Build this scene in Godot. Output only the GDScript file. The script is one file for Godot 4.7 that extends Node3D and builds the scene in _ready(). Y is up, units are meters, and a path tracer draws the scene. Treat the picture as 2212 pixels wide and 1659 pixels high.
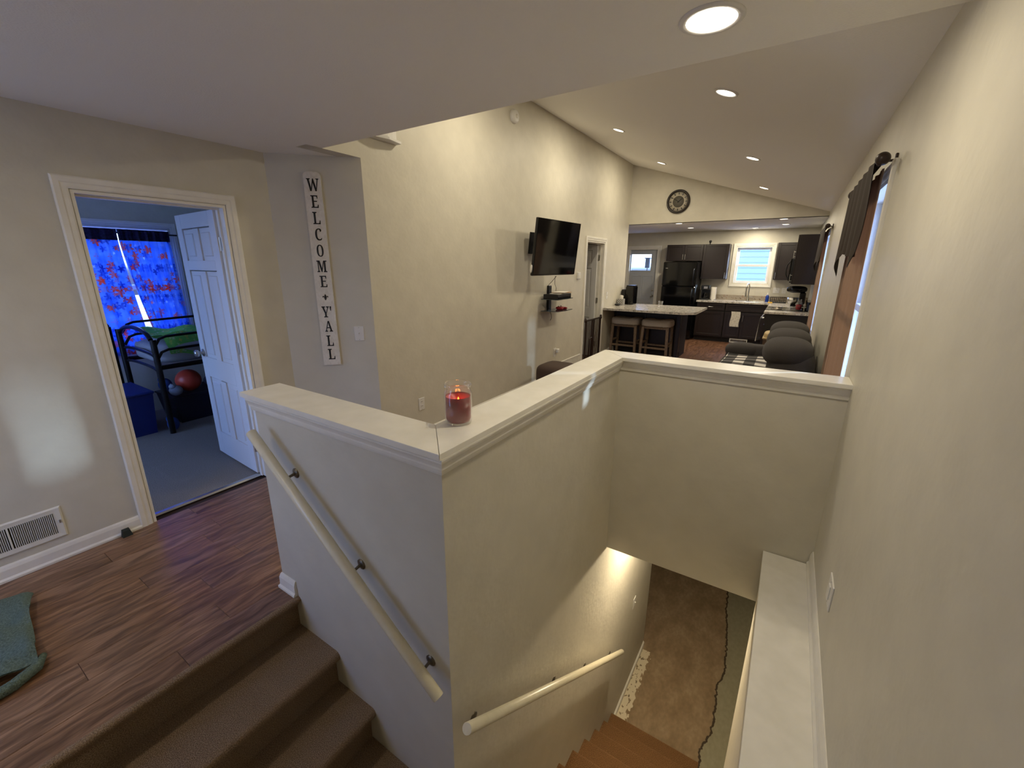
extends Node3D

var M := {}
var off := {}
var used := {}
var rng := RandomNumberGenerator.new()

# ---------------------------------------------------------------- mesh builder
class MB:
	var st := SurfaceTool.new()
	func _init() -> void:
		st.begin(Mesh.PRIMITIVE_TRIANGLES)
	func tri(a: Vector3, b: Vector3, c: Vector3, out: Vector3, g := -1) -> void:
		st.set_smooth_group(g)
		if (c - a).cross(b - a).dot(out) >= 0.0:
			st.add_vertex(a); st.add_vertex(b); st.add_vertex(c)
		else:
			st.add_vertex(a); st.add_vertex(c); st.add_vertex(b)
	func quad(a: Vector3, b: Vector3, c: Vector3, d: Vector3, out: Vector3, g := -1) -> void:
		tri(a, b, c, out, g)
		tri(a, c, d, out, g)
	func box(p: Vector3, q: Vector3, bev := 0.0) -> void:
		var lo := Vector3(minf(p.x, q.x), minf(p.y, q.y), minf(p.z, q.z))
		var hi := Vector3(maxf(p.x, q.x), maxf(p.y, q.y), maxf(p.z, q.z))
		var c := (lo + hi) * 0.5
		var h := (hi - lo) * 0.5
		var b := minf(bev, minf(h.x, minf(h.y, h.z)) * 0.6)
		for ax in 3:
			var u := (ax + 1) % 3
			var v := (ax + 2) % 3
			for s in [-1.0, 1.0]:
				var pts := []
				for k in [[-1, -1], [1, -1], [1, 1], [-1, 1]]:
					var o := Vector3.ZERO
					o[ax] = s * h[ax]
					o[u] = k[0] * (h[u] - b)
					o[v] = k[1] * (h[v] - b)
					pts.append(c + o)
				var n := Vector3.ZERO
				n[ax] = s
				quad(pts[0], pts[1], pts[2], pts[3], n)
		if b <= 0.0:
			return
		for ax in 3:
			var u := (ax + 1) % 3
			var v := (ax + 2) % 3
			for su in [-1.0, 1.0]:
				for sv in [-1.0, 1.0]:
					var e := []
					for sa in [-1.0, 1.0]:
						var o1 := Vector3.ZERO
						o1[ax] = sa * (h[ax] - b); o1[u] = su * h[u]; o1[v] = sv * (h[v] - b)
						var o2 := Vector3.ZERO
						o2[ax] = sa * (h[ax] - b); o2[u] = su * (h[u] - b); o2[v] = sv * h[v]
						e.append(c + o1); e.append(c + o2)
					var n := Vector3.ZERO
					n[u] = su; n[v] = sv
					quad(e[0], e[1], e[3], e[2], n)
		for sx in [-1.0, 1.0]:
			for sy in [-1.0, 1.0]:
				for sz in [-1.0, 1.0]:
					tri(c + Vector3(sx * h.x, sy * (h.y - b), sz * (h.z - b)), c + Vector3(sx * (h.x - b), sy * h.y, sz * (h.z - b)), c + Vector3(sx * (h.x - b), sy * (h.y - b), sz * h.z), Vector3(sx, sy, sz))
	func hexa(p: Array, bev := 0.0) -> void:
		# eight corners: bottom four then top four, in order round
		var c := Vector3.ZERO
		for k in p:
			c += k / 8.0
		for f in [[0, 1, 2, 3], [4, 5, 6, 7], [0, 1, 5, 4], [1, 2, 6, 5], [2, 3, 7, 6], [3, 0, 4, 7]]:
			var m: Vector3 = (p[f[0]] + p[f[1]] + p[f[2]] + p[f[3]]) / 4.0
			quad(p[f[0]], p[f[1]], p[f[2]], p[f[3]], m - c)
	func soft(c: Vector3, h: Vector3, e := 4.0, n := 12, sag := 0.0) -> void:
		# cushion: a cube surface pulled onto a superellipsoid
		var at := func(d: Vector3) -> Vector3:
			var k := pow(pow(absf(d.x), e) + pow(absf(d.y), e) + pow(absf(d.z), e), -1.0 / e)
			return c + d * k * h
		for ax in 3:
			var u := (ax + 1) % 3
			var v := (ax + 2) % 3
			for s in [-1.0, 1.0]:
				for i in n:
					for j in n:
						var q := []
						for k in [[0, 0], [1, 0], [1, 1], [0, 1]]:
							var d := Vector3.ZERO
							d[ax] = s
							d[u] = tan((2.0 * (i + k[0]) / n - 1.0) * PI / 4.0)
							d[v] = tan((2.0 * (j + k[1]) / n - 1.0) * PI / 4.0)
							q.append(at.call(d))
						quad(q[0], q[1], q[2], q[3], (q[0] + q[2]) * 0.5 - c, 1)
	func tube(path: Array, r, seg := 12, caps := true) -> void:
		var rings := []
		var up := Vector3.UP
		var n := path.size()
		for i in n:
			var t: Vector3 = (path[mini(i + 1, n - 1)] - path[maxi(i - 1, 0)]).normalized()
			var a := up - t * up.dot(t)
			if a.length() < 0.05:
				up = Vector3(0.36, 0.2, 0.9)
				a = up - t * up.dot(t)
			a = a.normalized()
			up = a
			var b := t.cross(a)
			var rad: float = r[i] if r is Array else r
			var ring := []
			for k in seg:
				var th := TAU * k / seg
				ring.append(path[i] + (a * cos(th) + b * sin(th)) * rad)
			rings.append(ring)
		for i in n - 1:
			for k in seg:
				var k2 := (k + 1) % seg
				var m: Vector3 = (rings[i][k] + rings[i][k2] + rings[i + 1][k]) / 3.0
				quad(rings[i][k], rings[i][k2], rings[i + 1][k2], rings[i + 1][k], m - (path[i] + path[i + 1]) * 0.5 - (path[i + 1] - path[i]) * ((m - (path[i] + path[i + 1]) * 0.5).dot(path[i + 1] - path[i]) / maxf((path[i + 1] - path[i]).length_squared(), 1e-9)), 1)
		if caps:
			for k in seg:
				var k2 := (k + 1) % seg
				tri(path[0], rings[0][k], rings[0][k2], path[0] - path[1])
				tri(path[n - 1], rings[n - 1][k], rings[n - 1][k2], path[n - 1] - path[n - 2])
	func lathe(base: Vector3, prof: Array, seg := 24, axis := Vector3.UP, smooth := true) -> void:
		# prof: [radius, height] pairs, order from the bottom outside to the top
		var t := axis.normalized()
		var a := (Vector3(1, 0, 0) if absf(t.x) < 0.8 else Vector3(0, 1, 0))
		a = (a - t * a.dot(t)).normalized()
		var b := t.cross(a)
		for i in prof.size() - 1:
			var p0: Array = prof[i]
			var p1: Array = prof[i + 1]
			var nr: float = p1[1] - p0[1]
			var ny: float = p0[0] - p1[0]
			for k in seg:
				var t0 := TAU * k / seg
				var t1 := TAU * (k + 1) / seg
				var d0 := a * cos(t0) + b * sin(t0)
				var d1 := a * cos(t1) + b * sin(t1)
				var out: Vector3 = (d0 + d1) * nr + t * ny * 2.0
				var g := 1 if smooth else -1
				if p0[0] > 1e-6 and p1[0] > 1e-6:
					quad(base + d0 * p0[0] + t * p0[1], base + d1 * p0[0] + t * p0[1], base + d1 * p1[0] + t * p1[1], base + d0 * p1[0] + t * p1[1], out, g)
				elif p1[0] > 1e-6:
					tri(base + t * p0[1], base + d0 * p1[0] + t * p1[1], base + d1 * p1[0] + t * p1[1], out, g)
				elif p0[0] > 1e-6:
					tri(base + d0 * p0[0] + t * p0[1], base + d1 * p0[0] + t * p0[1], base + t * p1[1], out, g)
	func prism(poly: Array, O: Vector3, U: Vector3, V: Vector3, N: Vector3, d0: float, d1: float) -> void:
		var pv := PackedVector2Array(poly)
		var idx := Geometry2D.triangulate_polygon(pv)
		var area := 0.0
		for i in pv.size():
			area += pv[i].cross(pv[(i + 1) % pv.size()])
		var at := func(p: Vector2, d: float) -> Vector3: return O + U * p.x + V * p.y + N * d
		for i in range(0, idx.size(), 3):
			tri(at.call(pv[idx[i]], d0), at.call(pv[idx[i + 1]], d0), at.call(pv[idx[i + 2]], d0), -N * signf(d1 - d0))
			tri(at.call(pv[idx[i]], d1), at.call(pv[idx[i + 1]], d1), at.call(pv[idx[i + 2]], d1), N * signf(d1 - d0))
		for i in pv.size():
			var p := pv[i]
			var q := pv[(i + 1) % pv.size()]
			var o := Vector2(q.y - p.y, p.x - q.x) * signf(area)
			quad(at.call(p, d0), at.call(q, d0), at.call(q, d1), at.call(p, d1), U * o.x + V * o.y)
	func sweep(O: Vector3, U: Vector3, V: Vector3, N: Vector3, pts: Array, offs: Array, prof: Array, closed := false, flip := 1.0, g := -1) -> void:
		var at := func(i: int, j: int) -> Vector3:
			var p: Vector2 = pts[i] + offs[i] * prof[j][0]
			return O + U * p.x + V * p.y + N * prof[j][1]
		var n := pts.size()
		for i in (n if closed else n - 1):
			var i2 := (i + 1) % n
			var dir: Vector2 = (pts[i2] - pts[i]).normalized()
			var om: Vector2 = offs[i] + offs[i2]
			om = (om - dir * om.dot(dir)).normalized()
			for j in prof.size() - 1:
				var dw: float = prof[j + 1][0] - prof[j][0]
				var dd: float = prof[j + 1][1] - prof[j][1]
				var out := ((U * om.x + V * om.y) * -dd + N * dw) * flip
				quad(at.call(i, j), at.call(i2, j), at.call(i2, j + 1), at.call(i, j + 1), out, g)
		if not closed:
			var pv := PackedVector2Array()
			for p in prof:
				pv.append(Vector2(p[0], p[1]))
			var idx := Geometry2D.triangulate_polygon(pv)
			for e in [0, n - 1]:
				var d: Vector2 = (pts[0] - pts[1]) if e == 0 else (pts[n - 1] - pts[n - 2])
				for k in range(0, idx.size(), 3):
					tri(at.call(e, idx[k]), at.call(e, idx[k + 1]), at.call(e, idx[k + 2]), U * d.x + V * d.y)
	func sheet(nu: int, nv: int, f: Callable, thick: float, nrm: Vector3) -> void:
		# a cloth: front and back faces a little apart, with edges
		for side in [1.0, -1.0]:
			for i in nu:
				for j in nv:
					var a: Vector3 = f.call(float(i) / nu, float(j) / nv) + nrm * thick * 0.5 * side
					var b: Vector3 = f.call(float(i + 1) / nu, float(j) / nv) + nrm * thick * 0.5 * side
					var c: Vector3 = f.call(float(i + 1) / nu, float(j + 1) / nv) + nrm * thick * 0.5 * side
					var d: Vector3 = f.call(float(i) / nu, float(j + 1) / nv) + nrm * thick * 0.5 * side
					quad(a, b, c, d, nrm * side, 1 if side > 0 else 2)
	func done() -> ArrayMesh:
		st.generate_normals()
		return st.commit()

func mb() -> MB:
	return MB.new()

# ---------------------------------------------------------------- scene helpers
func numbered(n: String) -> String:
	if not used.has(n):
		used[n] = 0
		return n
	used[n] += 1
	return "%s_%03d" % [n, used[n]]

func thing(n: String, label: String, cat: String, base := Vector3.ZERO, group := "", local := false) -> Node3D:
	var o := Node3D.new()
	o.name = numbered(n)
	add_child(o)
	o.position = base
	off[o] = Vector3.ZERO if local else base
	o.set_meta("label", label)
	o.set_meta("category", cat)
	if group != "":
		o.set_meta("group", group)
	return o

func setting(n: String, base := Vector3.ZERO, label := "") -> Node3D:
	var o := Node3D.new()
	o.name = numbered(n)
	add_child(o)
	o.position = base
	off[o] = base
	o.set_meta("kind", "structure")
	if label != "":
		o.set_meta("label", label)
	return o

func part(parent: Node3D, n: String, m: MB, mat: Material, label := "") -> MeshInstance3D:
	var o := MeshInstance3D.new()
	o.name = n
	o.mesh = m.done()
	o.material_override = mat
	parent.add_child(o, true)
	o.position = -off[parent] if off.has(parent) else Vector3.ZERO
	off[o] = Vector3.ZERO
	if label != "":
		o.set_meta("label", label)
	return o

func bx(parent: Node3D, n: String, mat: Material, p: Vector3, q: Vector3, bev := 0.003, label := "") -> MeshInstance3D:
	var m := mb()
	m.box(p, q, bev)
	return part(parent, n, m, mat, label)

func solid(n: String, m: MB, mat: Material) -> MeshInstance3D:
	var o := MeshInstance3D.new()
	o.name = numbered(n)
	o.mesh = m.done()
	o.material_override = mat
	add_child(o)
	off[o] = Vector3.ZERO
	o.set_meta("kind", "structure")
	return o

func V(x: float, y: float, z: float) -> Vector3:
	return Vector3(x, y, z)

# ---------------------------------------------------------------- textures, materials
func noise(freq: float, seed_: int, oct := 3, type := FastNoiseLite.TYPE_SIMPLEX_SMOOTH) -> FastNoiseLite:
	var n := FastNoiseLite.new()
	n.seed = seed_
	n.frequency = freq
	n.noise_type = type
	n.fractal_octaves = oct
	return n

func noise_tex(freq: float, seed_: int, a: Color, b: Color, size := 256, oct := 3) -> ImageTexture:
	var n := noise(freq, seed_, oct)
	var im := n.get_seamless_image(size, size)
	var o := Image.create(size, size, false, Image.FORMAT_RGB8)
	for y in size:
		for x in size:
			o.set_pixel(x, y, a.lerp(b, im.get_pixel(x, y).r))
	return ImageTexture.create_from_image(o)

func bump_tex(freq: float, seed_: int, strength: float, size := 256, oct := 3) -> ImageTexture:
	var im := noise(freq, seed_, oct).get_seamless_image(size, size)
	im.convert(Image.FORMAT_RGB8)
	im.bump_map_to_normal_map(strength)
	return ImageTexture.create_from_image(im)

func mat(c: Color, rough := 0.6, metal := 0.0, spec := 0.5) -> StandardMaterial3D:
	var m := StandardMaterial3D.new()
	m.albedo_color = c
	m.roughness = rough
	m.metallic = metal
	m.metallic_specular = spec
	return m

func tex(m: StandardMaterial3D, t: Texture2D, scale := Vector3.ONE, nt: Texture2D = null, ns := 1.0) -> StandardMaterial3D:
	if t:
		m.albedo_texture = t
	m.uv1_triplanar = true
	m.uv1_world_triplanar = true
	m.uv1_scale = scale
	if nt:
		m.normal_enabled = true
		m.normal_texture = nt
		m.normal_scale = ns
	return m

func glow(c: Color, e: float) -> StandardMaterial3D:
	var m := mat(c, 0.5)
	m.emission_enabled = true
	m.emission = c
	m.emission_energy_multiplier = e
	return m

func rgb(r: int, g: int, b: int) -> Color:
	return Color8(r, g, b)

func make_materials() -> void:
	var peel := bump_tex(0.06, 3, 2.0)
	var fine := bump_tex(0.2, 5, 3.0)
	M.wall = tex(mat(rgb(213, 208, 193), 0.5), noise_tex(0.012, 11, Color(0.965, 0.965, 0.965), Color(1, 1, 1)), Vector3.ONE * 1.2, peel, 0.12)
	M.ceiling = tex(mat(rgb(244, 242, 237), 0.85), null, Vector3.ONE * 2.0, fine, 0.15)
	M.trim = tex(mat(rgb(242, 239, 231), 0.33), noise_tex(0.03, 12, Color(0.96, 0.96, 0.95), Color(1, 1, 1)), Vector3.ONE)
	M.white = mat(rgb(226, 224, 220), 0.4)
	M.door = mat(rgb(222, 222, 222), 0.42)
	M.concrete_wall = tex(mat(rgb(180, 174, 155), 0.9), noise_tex(0.03, 14, Color(0.85, 0.85, 0.85), Color(1, 1, 1)), Vector3.ONE)
	M.rail = tex(mat(rgb(232, 224, 200), 0.33), noise_tex(0.03, 15, Color(0.95, 0.95, 0.93), Color(1, 1, 1)), Vector3.ONE * 3.0)
	M.steel = mat(rgb(190, 188, 182), 0.28, 0.9)
	M.bronze = mat(rgb(120, 112, 100), 0.35, 0.8)
	M.black_metal = mat(rgb(20, 20, 22), 0.35, 0.3)
	M.black_plastic = mat(rgb(18, 18, 20), 0.4)
	M.black_gloss = mat(rgb(8, 8, 10), 0.08)
	M.screen = mat(rgb(6, 7, 10), 0.06, 0.0, 0.8)
	M.gate = mat(rgb(52, 38, 34), 0.4, 0.2)
	M.espresso = tex(mat(rgb(36, 25, 25), 0.42), wood_tex(21, Color(0.75, 0.72, 0.7), Color(1, 1, 1), 256, 0.02, 0.25), Vector3.ONE * 2.0)
	M.cab_in = mat(rgb(20, 15, 15), 0.6)
	M.marble = tex(mat(rgb(215, 212, 206), 0.16), marble_tex(), Vector3.ONE * 1.6)
	M.stool_wood = tex(mat(rgb(132, 112, 92), 0.6), wood_tex(23, Color(0.7, 0.68, 0.66), Color(1, 1, 1), 256, 0.02, 0.2), Vector3(3, 3, 3))
	M.stool_seat = tex(mat(rgb(176, 166, 156), 0.85), noise_tex(0.25, 24, Color(0.85, 0.85, 0.85), Color(1, 1, 1)), Vector3.ONE * 4.0, bump_tex(0.3, 6, 3.0), 0.3)
	M.sofa = tex(mat(rgb(66, 61, 59), 0.95), noise_tex(0.2, 25, Color(0.75, 0.75, 0.75), Color(1, 1, 1)), Vector3.ONE * 3.0, bump_tex(0.25, 7, 4.0), 0.4)
	M.sofa.rim_enabled = true
	M.sofa.rim = 0.3
	var carpet_n := bump_tex(0.22, 8, 8.0, 512, 4)
	M.carpet = tex(mat(rgb(204, 176, 146), 1.0, 0.0, 0.1), noise_tex(0.16, 26, Color(0.5, 0.48, 0.46), Color(1, 1, 1), 512, 4), Vector3.ONE * 2.2, carpet_n, 1.0)
	M.carpet_low = tex(mat(rgb(186, 142, 98), 1.0, 0.0, 0.1), noise_tex(0.16, 27, Color(0.3, 0.28, 0.26), Color(1, 1, 1), 512, 4), Vector3.ONE * 2.2, carpet_n, 1.0)
	M.carpet_grey = tex(mat(rgb(196, 188, 178), 1.0, 0.0, 0.1), noise_tex(0.16, 28, Color(0.5, 0.49, 0.48), Color(1, 1, 1), 512, 4), Vector3.ONE * 2.2, carpet_n, 0.9)
	var plank_t := wood_tex(29, Color(0.58, 0.54, 0.51), Color(1, 1, 1), 512, 0.006, 0.11)
	M.planks = []
	for k in 5:
		var tone: Color = [rgb(158, 121, 92), rgb(165, 129, 101), rgb(151, 116, 88), rgb(160, 121, 90), rgb(153, 118, 95)][k]
		var pm := tex(mat(tone, 0.32), plank_t, V(0.9, 0.9, 0.9))
		pm.uv1_offset = V(0.23 * k, 0.0, 0.37 * k)
		M.planks.append(pm)
	M.subfloor = mat(rgb(46, 30, 24), 0.8)
	M.wood_floor = tex(mat(rgb(136, 100, 78), 0.34), plank_t, V(0.9, 0.9, 0.9))
	M.register = mat(rgb(226, 224, 216), 0.4)
	M.dark = mat(rgb(14, 13, 13), 0.9)
	M.towel = tex(mat(rgb(116, 130, 120), 1.0, 0.0, 0.1), noise_tex(0.12, 31, Color(0.65, 0.68, 0.66), Color(1.1, 1.1, 1.1), 256, 4), Vector3.ONE * 3.0, bump_tex(0.25, 9, 6.0), 0.8)
	M.sign = tex(mat(rgb(238, 232, 220), 0.5), wood_tex(33, Color(0.9, 0.89, 0.87), Color(1, 1, 1), 256, 0.02, 0.12), V(2, 2, 2))
	M.ink = mat(rgb(16, 15, 17), 0.5)
	M.glass = mat(Color(0.9, 0.95, 1.0, 0.06), 0.02)
	M.glass.transparency = BaseMaterial3D.TRANSPARENCY_ALPHA
	M.jar = mat(Color(1, 1, 1, 0.02), 0.02)
	M.jar.transparency = BaseMaterial3D.TRANSPARENCY_ALPHA
	M.wax = mat(rgb(132, 24, 22), 0.4)
	M.flame = glow(Color(1.0, 0.62, 0.22), 2.5)
	M.curtain = tex(mat(rgb(168, 144, 122), 0.95), noise_tex(0.12, 35, Color(0.8, 0.8, 0.8), Color(1.1, 1.1, 1.1)), V(5, 14, 5))
	M.curtain.backlight_enabled = true
	M.curtain.backlight = Color(1.0, 0.93, 0.86)
	M.valance = tex(mat(rgb(44, 30, 19), 0.8), noise_tex(0.1, 36, Color(0.85, 0.85, 0.85), Color(1.1, 1.1, 1.1)), V(4, 10, 4))
	M.valance.backlight_enabled = true
	M.valance.backlight = Color(0.10, 0.07, 0.04)
	M.kid_curtain = tex(mat(Color(1, 1, 1), 0.9), print_tex(), V(1.5, 1.5, 1.5))
	M.kid_curtain.backlight_enabled = true
	M.kid_curtain.backlight = Color(1, 1, 1)
	M.kid_hem = tex(mat(rgb(40, 44, 92), 0.9), noise_tex(0.05, 38, Color(0.5, 0.4, 0.5), Color(1.1, 1, 1)), V(3, 3, 3))
	M.green_cloth = tex(mat(Color(1, 1, 1), 0.9), spots_tex(41, [rgb(96, 176, 80), rgb(124, 204, 100), rgb(200, 206, 190), rgb(214, 190, 90)]), V(2.2, 2.2, 2.2))
	M.sheet_grey = mat(rgb(150, 152, 158), 0.9)
	M.bin_blue = mat(rgb(24, 44, 110), 0.45)
	M.bin_dark = mat(rgb(20, 26, 46), 0.5)
	M.ball = mat(rgb(196, 72, 52), 0.4)
	M.plush = mat(rgb(150, 160, 176), 1.0)
	M.plush_blue = mat(rgb(52, 84, 150), 1.0)
	M.red = mat(rgb(150, 24, 36), 0.4)
	M.red_liquid = mat(rgb(140, 16, 34), 0.15)
	M.paper = mat(rgb(228, 224, 214), 0.8)
	M.tan_paper = mat(rgb(190, 150, 110), 0.8)
	M.plaid = tex(mat(Color(1, 1, 1), 0.95), plaid_tex(), V(2.2, 2.2, 2.2))
	M.plaid.uv1_triplanar_sharpness = 8.0
	M.tissue = tex(mat(Color(1, 1, 1), 0.7), lattice_tex(), V(12, 12, 12))
	M.print_towel = tex(mat(Color(1, 1, 1), 0.95), spots_tex(43, [rgb(214, 208, 196), rgb(214, 208, 196), rgb(70, 66, 60), rgb(140, 120, 90)]), V(5, 5, 5))
	M.cloth_white = mat(rgb(206, 200, 194), 0.95)
	M.bin_beige = mat(rgb(186, 164, 120), 0.5)
	M.bin_brown = mat(rgb(92, 74, 58), 0.5)
	M.soap = mat(rgb(26, 60, 150), 0.2)
	M.siding = mat(rgb(140, 156, 172), 0.8)
	M.grass = tex(mat(rgb(206, 206, 208), 1.0), noise_tex(0.08, 45, Color(0.6, 0.6, 0.6), Color(1.1, 1.1, 1.1)), V(0.6, 0.6, 0.6))
	M.grey_door = mat(rgb(178, 182, 188), 0.4)
	M.clock_face = mat(rgb(206, 198, 180), 0.6)
	M.clock_mid = mat(rgb(92, 88, 80), 0.6)
	M.clock_rim = mat(rgb(36, 28, 24), 0.35)
	M.splash = tex(mat(rgb(206, 200, 190), 0.3), spots_tex(47, [rgb(206, 200, 190), rgb(196, 188, 176), rgb(120, 100, 84), rgb(176, 120, 90)]), V(2.6, 2.6, 2.6))
	M.sponge = mat(rgb(220, 176, 70), 0.9)
	M.stopper = mat(rgb(28, 36, 32), 0.7)
	M.led = glow(Color(1.0, 0.95, 0.86), 6.0)
	M.cellar = concrete_floor()

func wood_tex(s: int, a: Color, b: Color, size: int, fl: float, fs: float) -> ImageTexture:
	# grain runs along the image's height; both ends meet by mirroring
	var n1 := noise(1.0, s, 4)
	var n2 := noise(1.0, s + 1, 2)
	var o := Image.create(size, size, false, Image.FORMAT_RGB8)
	for y in size:
		var yy := absf(y - size * 0.5)
		for x in size:
			var xx := absf(x - size * 0.5)
			var w := n2.get_noise_2d(xx * fs * 0.12, yy * fl * 1.4) * 0.6
			var v := n1.get_noise_2d(xx * fs * 0.5 + w, yy * fl) * 0.75 + n1.get_noise_2d(xx * fs * 2.0 + 40.0, yy * fl * 2.5) * 0.35
			o.set_pixel(x, y, a.lerp(b, clampf(v + 0.5, 0.0, 1.0)))
	return ImageTexture.create_from_image(o)

func marble_tex() -> ImageTexture:
	var n1 := noise(0.02, 51, 5)
	var im := n1.get_seamless_image(256, 256)
	var im2 := noise(0.05, 52, 4).get_seamless_image(256, 256)
	var o := Image.create(256, 256, false, Image.FORMAT_RGB8)
	for y in 256:
		for x in 256:
			var v := im.get_pixel(x, y).r
			var vein := clampf(1.0 - absf(v - 0.5) * 14.0, 0.0, 1.0)
			var f := 0.86 + 0.14 * im2.get_pixel(x, y).r - 0.32 * vein
			o.set_pixel(x, y, Color(f, f * 0.985, f * 0.97))
	return ImageTexture.create_from_image(o)

func print_tex() -> ImageTexture:
	# blue cotton with scattered abstract red, navy and white splashes
	var r := RandomNumberGenerator.new()
	r.seed = 77
	var base := noise(0.02, 61, 3).get_seamless_image(256, 256)
	var o := Image.create(256, 256, false, Image.FORMAT_RGB8)
	for y in 256:
		for x in 256:
			o.set_pixel(x, y, rgb(96, 146, 234).lerp(rgb(168, 204, 250), base.get_pixel(x, y).r))
	for k in 90:
		var c: Color = [rgb(236, 104, 76), rgb(60, 90, 190), rgb(240, 112, 80), rgb(226, 236, 250), rgb(72, 110, 206)][k % 5]
		var cx := r.randi_range(0, 255)
		var cy := r.randi_range(0, 255)
		var rad := r.randf_range(7, 17) if k % 5 != 3 else r.randf_range(3, 6)
		var ph := r.randf() * TAU
		for y in range(-18, 19):
			for x in range(-18, 19):
				var th := atan2(y, x)
				if Vector2(x, y * 0.8).length() < rad * (0.7 + 0.3 * sin(th * 5.0 + ph)):
					o.set_pixel(posmod(cx + x, 256), posmod(cy + y, 256), c)
	return ImageTexture.create_from_image(o)

func spots_tex(s: int, cs: Array) -> ImageTexture:
	var r := RandomNumberGenerator.new()
	r.seed = s
	var base := noise(0.03, s, 3).get_seamless_image(256, 256)
	var o := Image.create(256, 256, false, Image.FORMAT_RGB8)
	for y in 256:
		for x in 256:
			o.set_pixel(x, y, cs[0].lerp(cs[1], base.get_pixel(x, y).r))
	for k in 60:
		var cx := r.randi_range(0, 255)
		var cy := r.randi_range(0, 255)
		var rad := r.randf_range(3, 10)
		var ph := r.randf() * TAU
		for y in range(-14, 15):
			for x in range(-14, 15):
				if Vector2(x, y).length() < rad * (0.7 + 0.3 * sin(atan2(y, x) * 4.0 + ph)):
					o.set_pixel(posmod(cx + x, 256), posmod(cy + y, 256), cs[2 + k % 2])
	return ImageTexture.create_from_image(o)

func plaid_tex() -> ImageTexture:
	var o := Image.create(128, 128, false, Image.FORMAT_RGB8)
	for y in 128:
		for x in 128:
			var k := int(x / 32) % 2 + int(y / 32) % 2
			o.set_pixel(x, y, [rgb(226, 222, 216), rgb(96, 92, 92), rgb(22, 22, 24)][k])
	return ImageTexture.create_from_image(o)

func lattice_tex() -> ImageTexture:
	var o := Image.create(64, 64, false, Image.FORMAT_RGB8)
	for y in 64:
		for x in 64:
			var a := posmod(x + y, 32)
			var b := posmod(x - y, 32)
			o.set_pixel(x, y, rgb(226, 224, 220) if a < 5 or b < 5 else rgb(110, 108, 106))
	return ImageTexture.create_from_image(o)

var cellar_crack := [Vector2(-0.10, -7.6), Vector2(-0.13, -6.4), Vector2(-0.086, -5.6), Vector2(-0.022, -5.13), Vector2(0.018, -4.53), Vector2(-0.032, -4.33), Vector2(-0.004, -4.02), Vector2(-0.007, -3.76), Vector2(-0.07, -3.56), Vector2(-0.064, -3.41), Vector2(-0.05, -3.0)]

func concrete_floor() -> StandardMaterial3D:
	# stained slab: brown dirt to the left of a cracked joint, greenish bare cement to the right, a strip of paint by the wall
	var w := 896
	var h := 1024
	var n1 := noise(0.012, 71, 5)
	var n2 := noise(0.06, 72, 4)
	var o := Image.create(w, h, false, Image.FORMAT_RGB8)
	for y in h:
		var z := -8.0 + 5.2 * y / h
		var cx := 0.0
		for k in cellar_crack.size() - 1:
			if z >= cellar_crack[k].y and z <= cellar_crack[k + 1].y:
				cx = lerpf(cellar_crack[k].x, cellar_crack[k + 1].x, (z - cellar_crack[k].y) / (cellar_crack[k + 1].y - cellar_crack[k].y))
		cx += n2.get_noise_2d(y * 0.9, 3.0) * 0.02
		for x in w:
			var wx := -2.2 + 2.8 * x / w
			var a := n1.get_noise_2d(x, y) * 0.5 + 0.5
			var b := n2.get_noise_2d(x, y) * 0.5 + 0.5
			var c := rgb(128, 106, 78).lerp(rgb(168, 148, 120), clampf(a * 1.4 - 0.2, 0, 1))
			c = c.lerp(rgb(100, 82, 60), b * 0.5)
			if wx > cx:
				c = rgb(132, 128, 106).lerp(rgb(152, 146, 124), b)
			if absf(wx - cx) < 0.006 + 0.012 * b * b:
				c = rgb(58, 44, 28)
			if z > -4.36 and wx > -0.9 and wx < -0.77 + (b - 0.5) * 0.12:
				c = rgb(206, 196, 172) if b > 0.33 else rgb(120, 104, 84)
			o.set_pixel(x, y, c)
	var m := mat(Color(1, 1, 1), 0.8)
	m.albedo_texture = ImageTexture.create_from_image(o)
	return m

# ---------------------------------------------------------------- building blocks
func wall_x(n: String, x0: float, x1: float, y0: float, y1: float, z0: float, z1: float, holes: Array, m: Material) -> MeshInstance3D:
	# holes: [za, zb, ya, yb] with za < zb, in growing z
	var b := mb()
	var z := minf(z0, z1)
	for h in holes:
		b.box(V(x0, y0, z), V(x1, y1, h[0]))
		if h[2] > y0:
			b.box(V(x0, y0, h[0]), V(x1, h[2], h[1]))
		if h[3] < y1:
			b.box(V(x0, h[3], h[0]), V(x1, y1, h[1]))
		z = h[1]
	b.box(V(x0, y0, z), V(x1, y1, maxf(z0, z1)))
	return solid(n, b, m)

func wall_z(n: String, z0: float, z1: float, y0: float, y1: float, x0: float, x1: float, holes: Array, m: Material) -> MeshInstance3D:
	var b := mb()
	var x := minf(x0, x1)
	for h in holes:
		b.box(V(x, y0, z0), V(h[0], y1, z1))
		if h[2] > y0:
			b.box(V(h[0], y0, z0), V(h[1], h[2], z1))
		if h[3] < y1:
			b.box(V(h[0], h[3], z0), V(h[1], y1, z1))
		x = h[1]
	b.box(V(x, y0, z0), V(maxf(x0, x1), y1, z1))
	return solid(n, b, m)

func casing_profile(w: float) -> Array:
	return [[0.004, 0.0], [0.004, 0.009], [0.012, 0.012], [w * 0.45, 0.013], [w * 0.55, 0.017], [w * 0.9, 0.019], [w, 0.014], [w, 0.0]]

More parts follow.
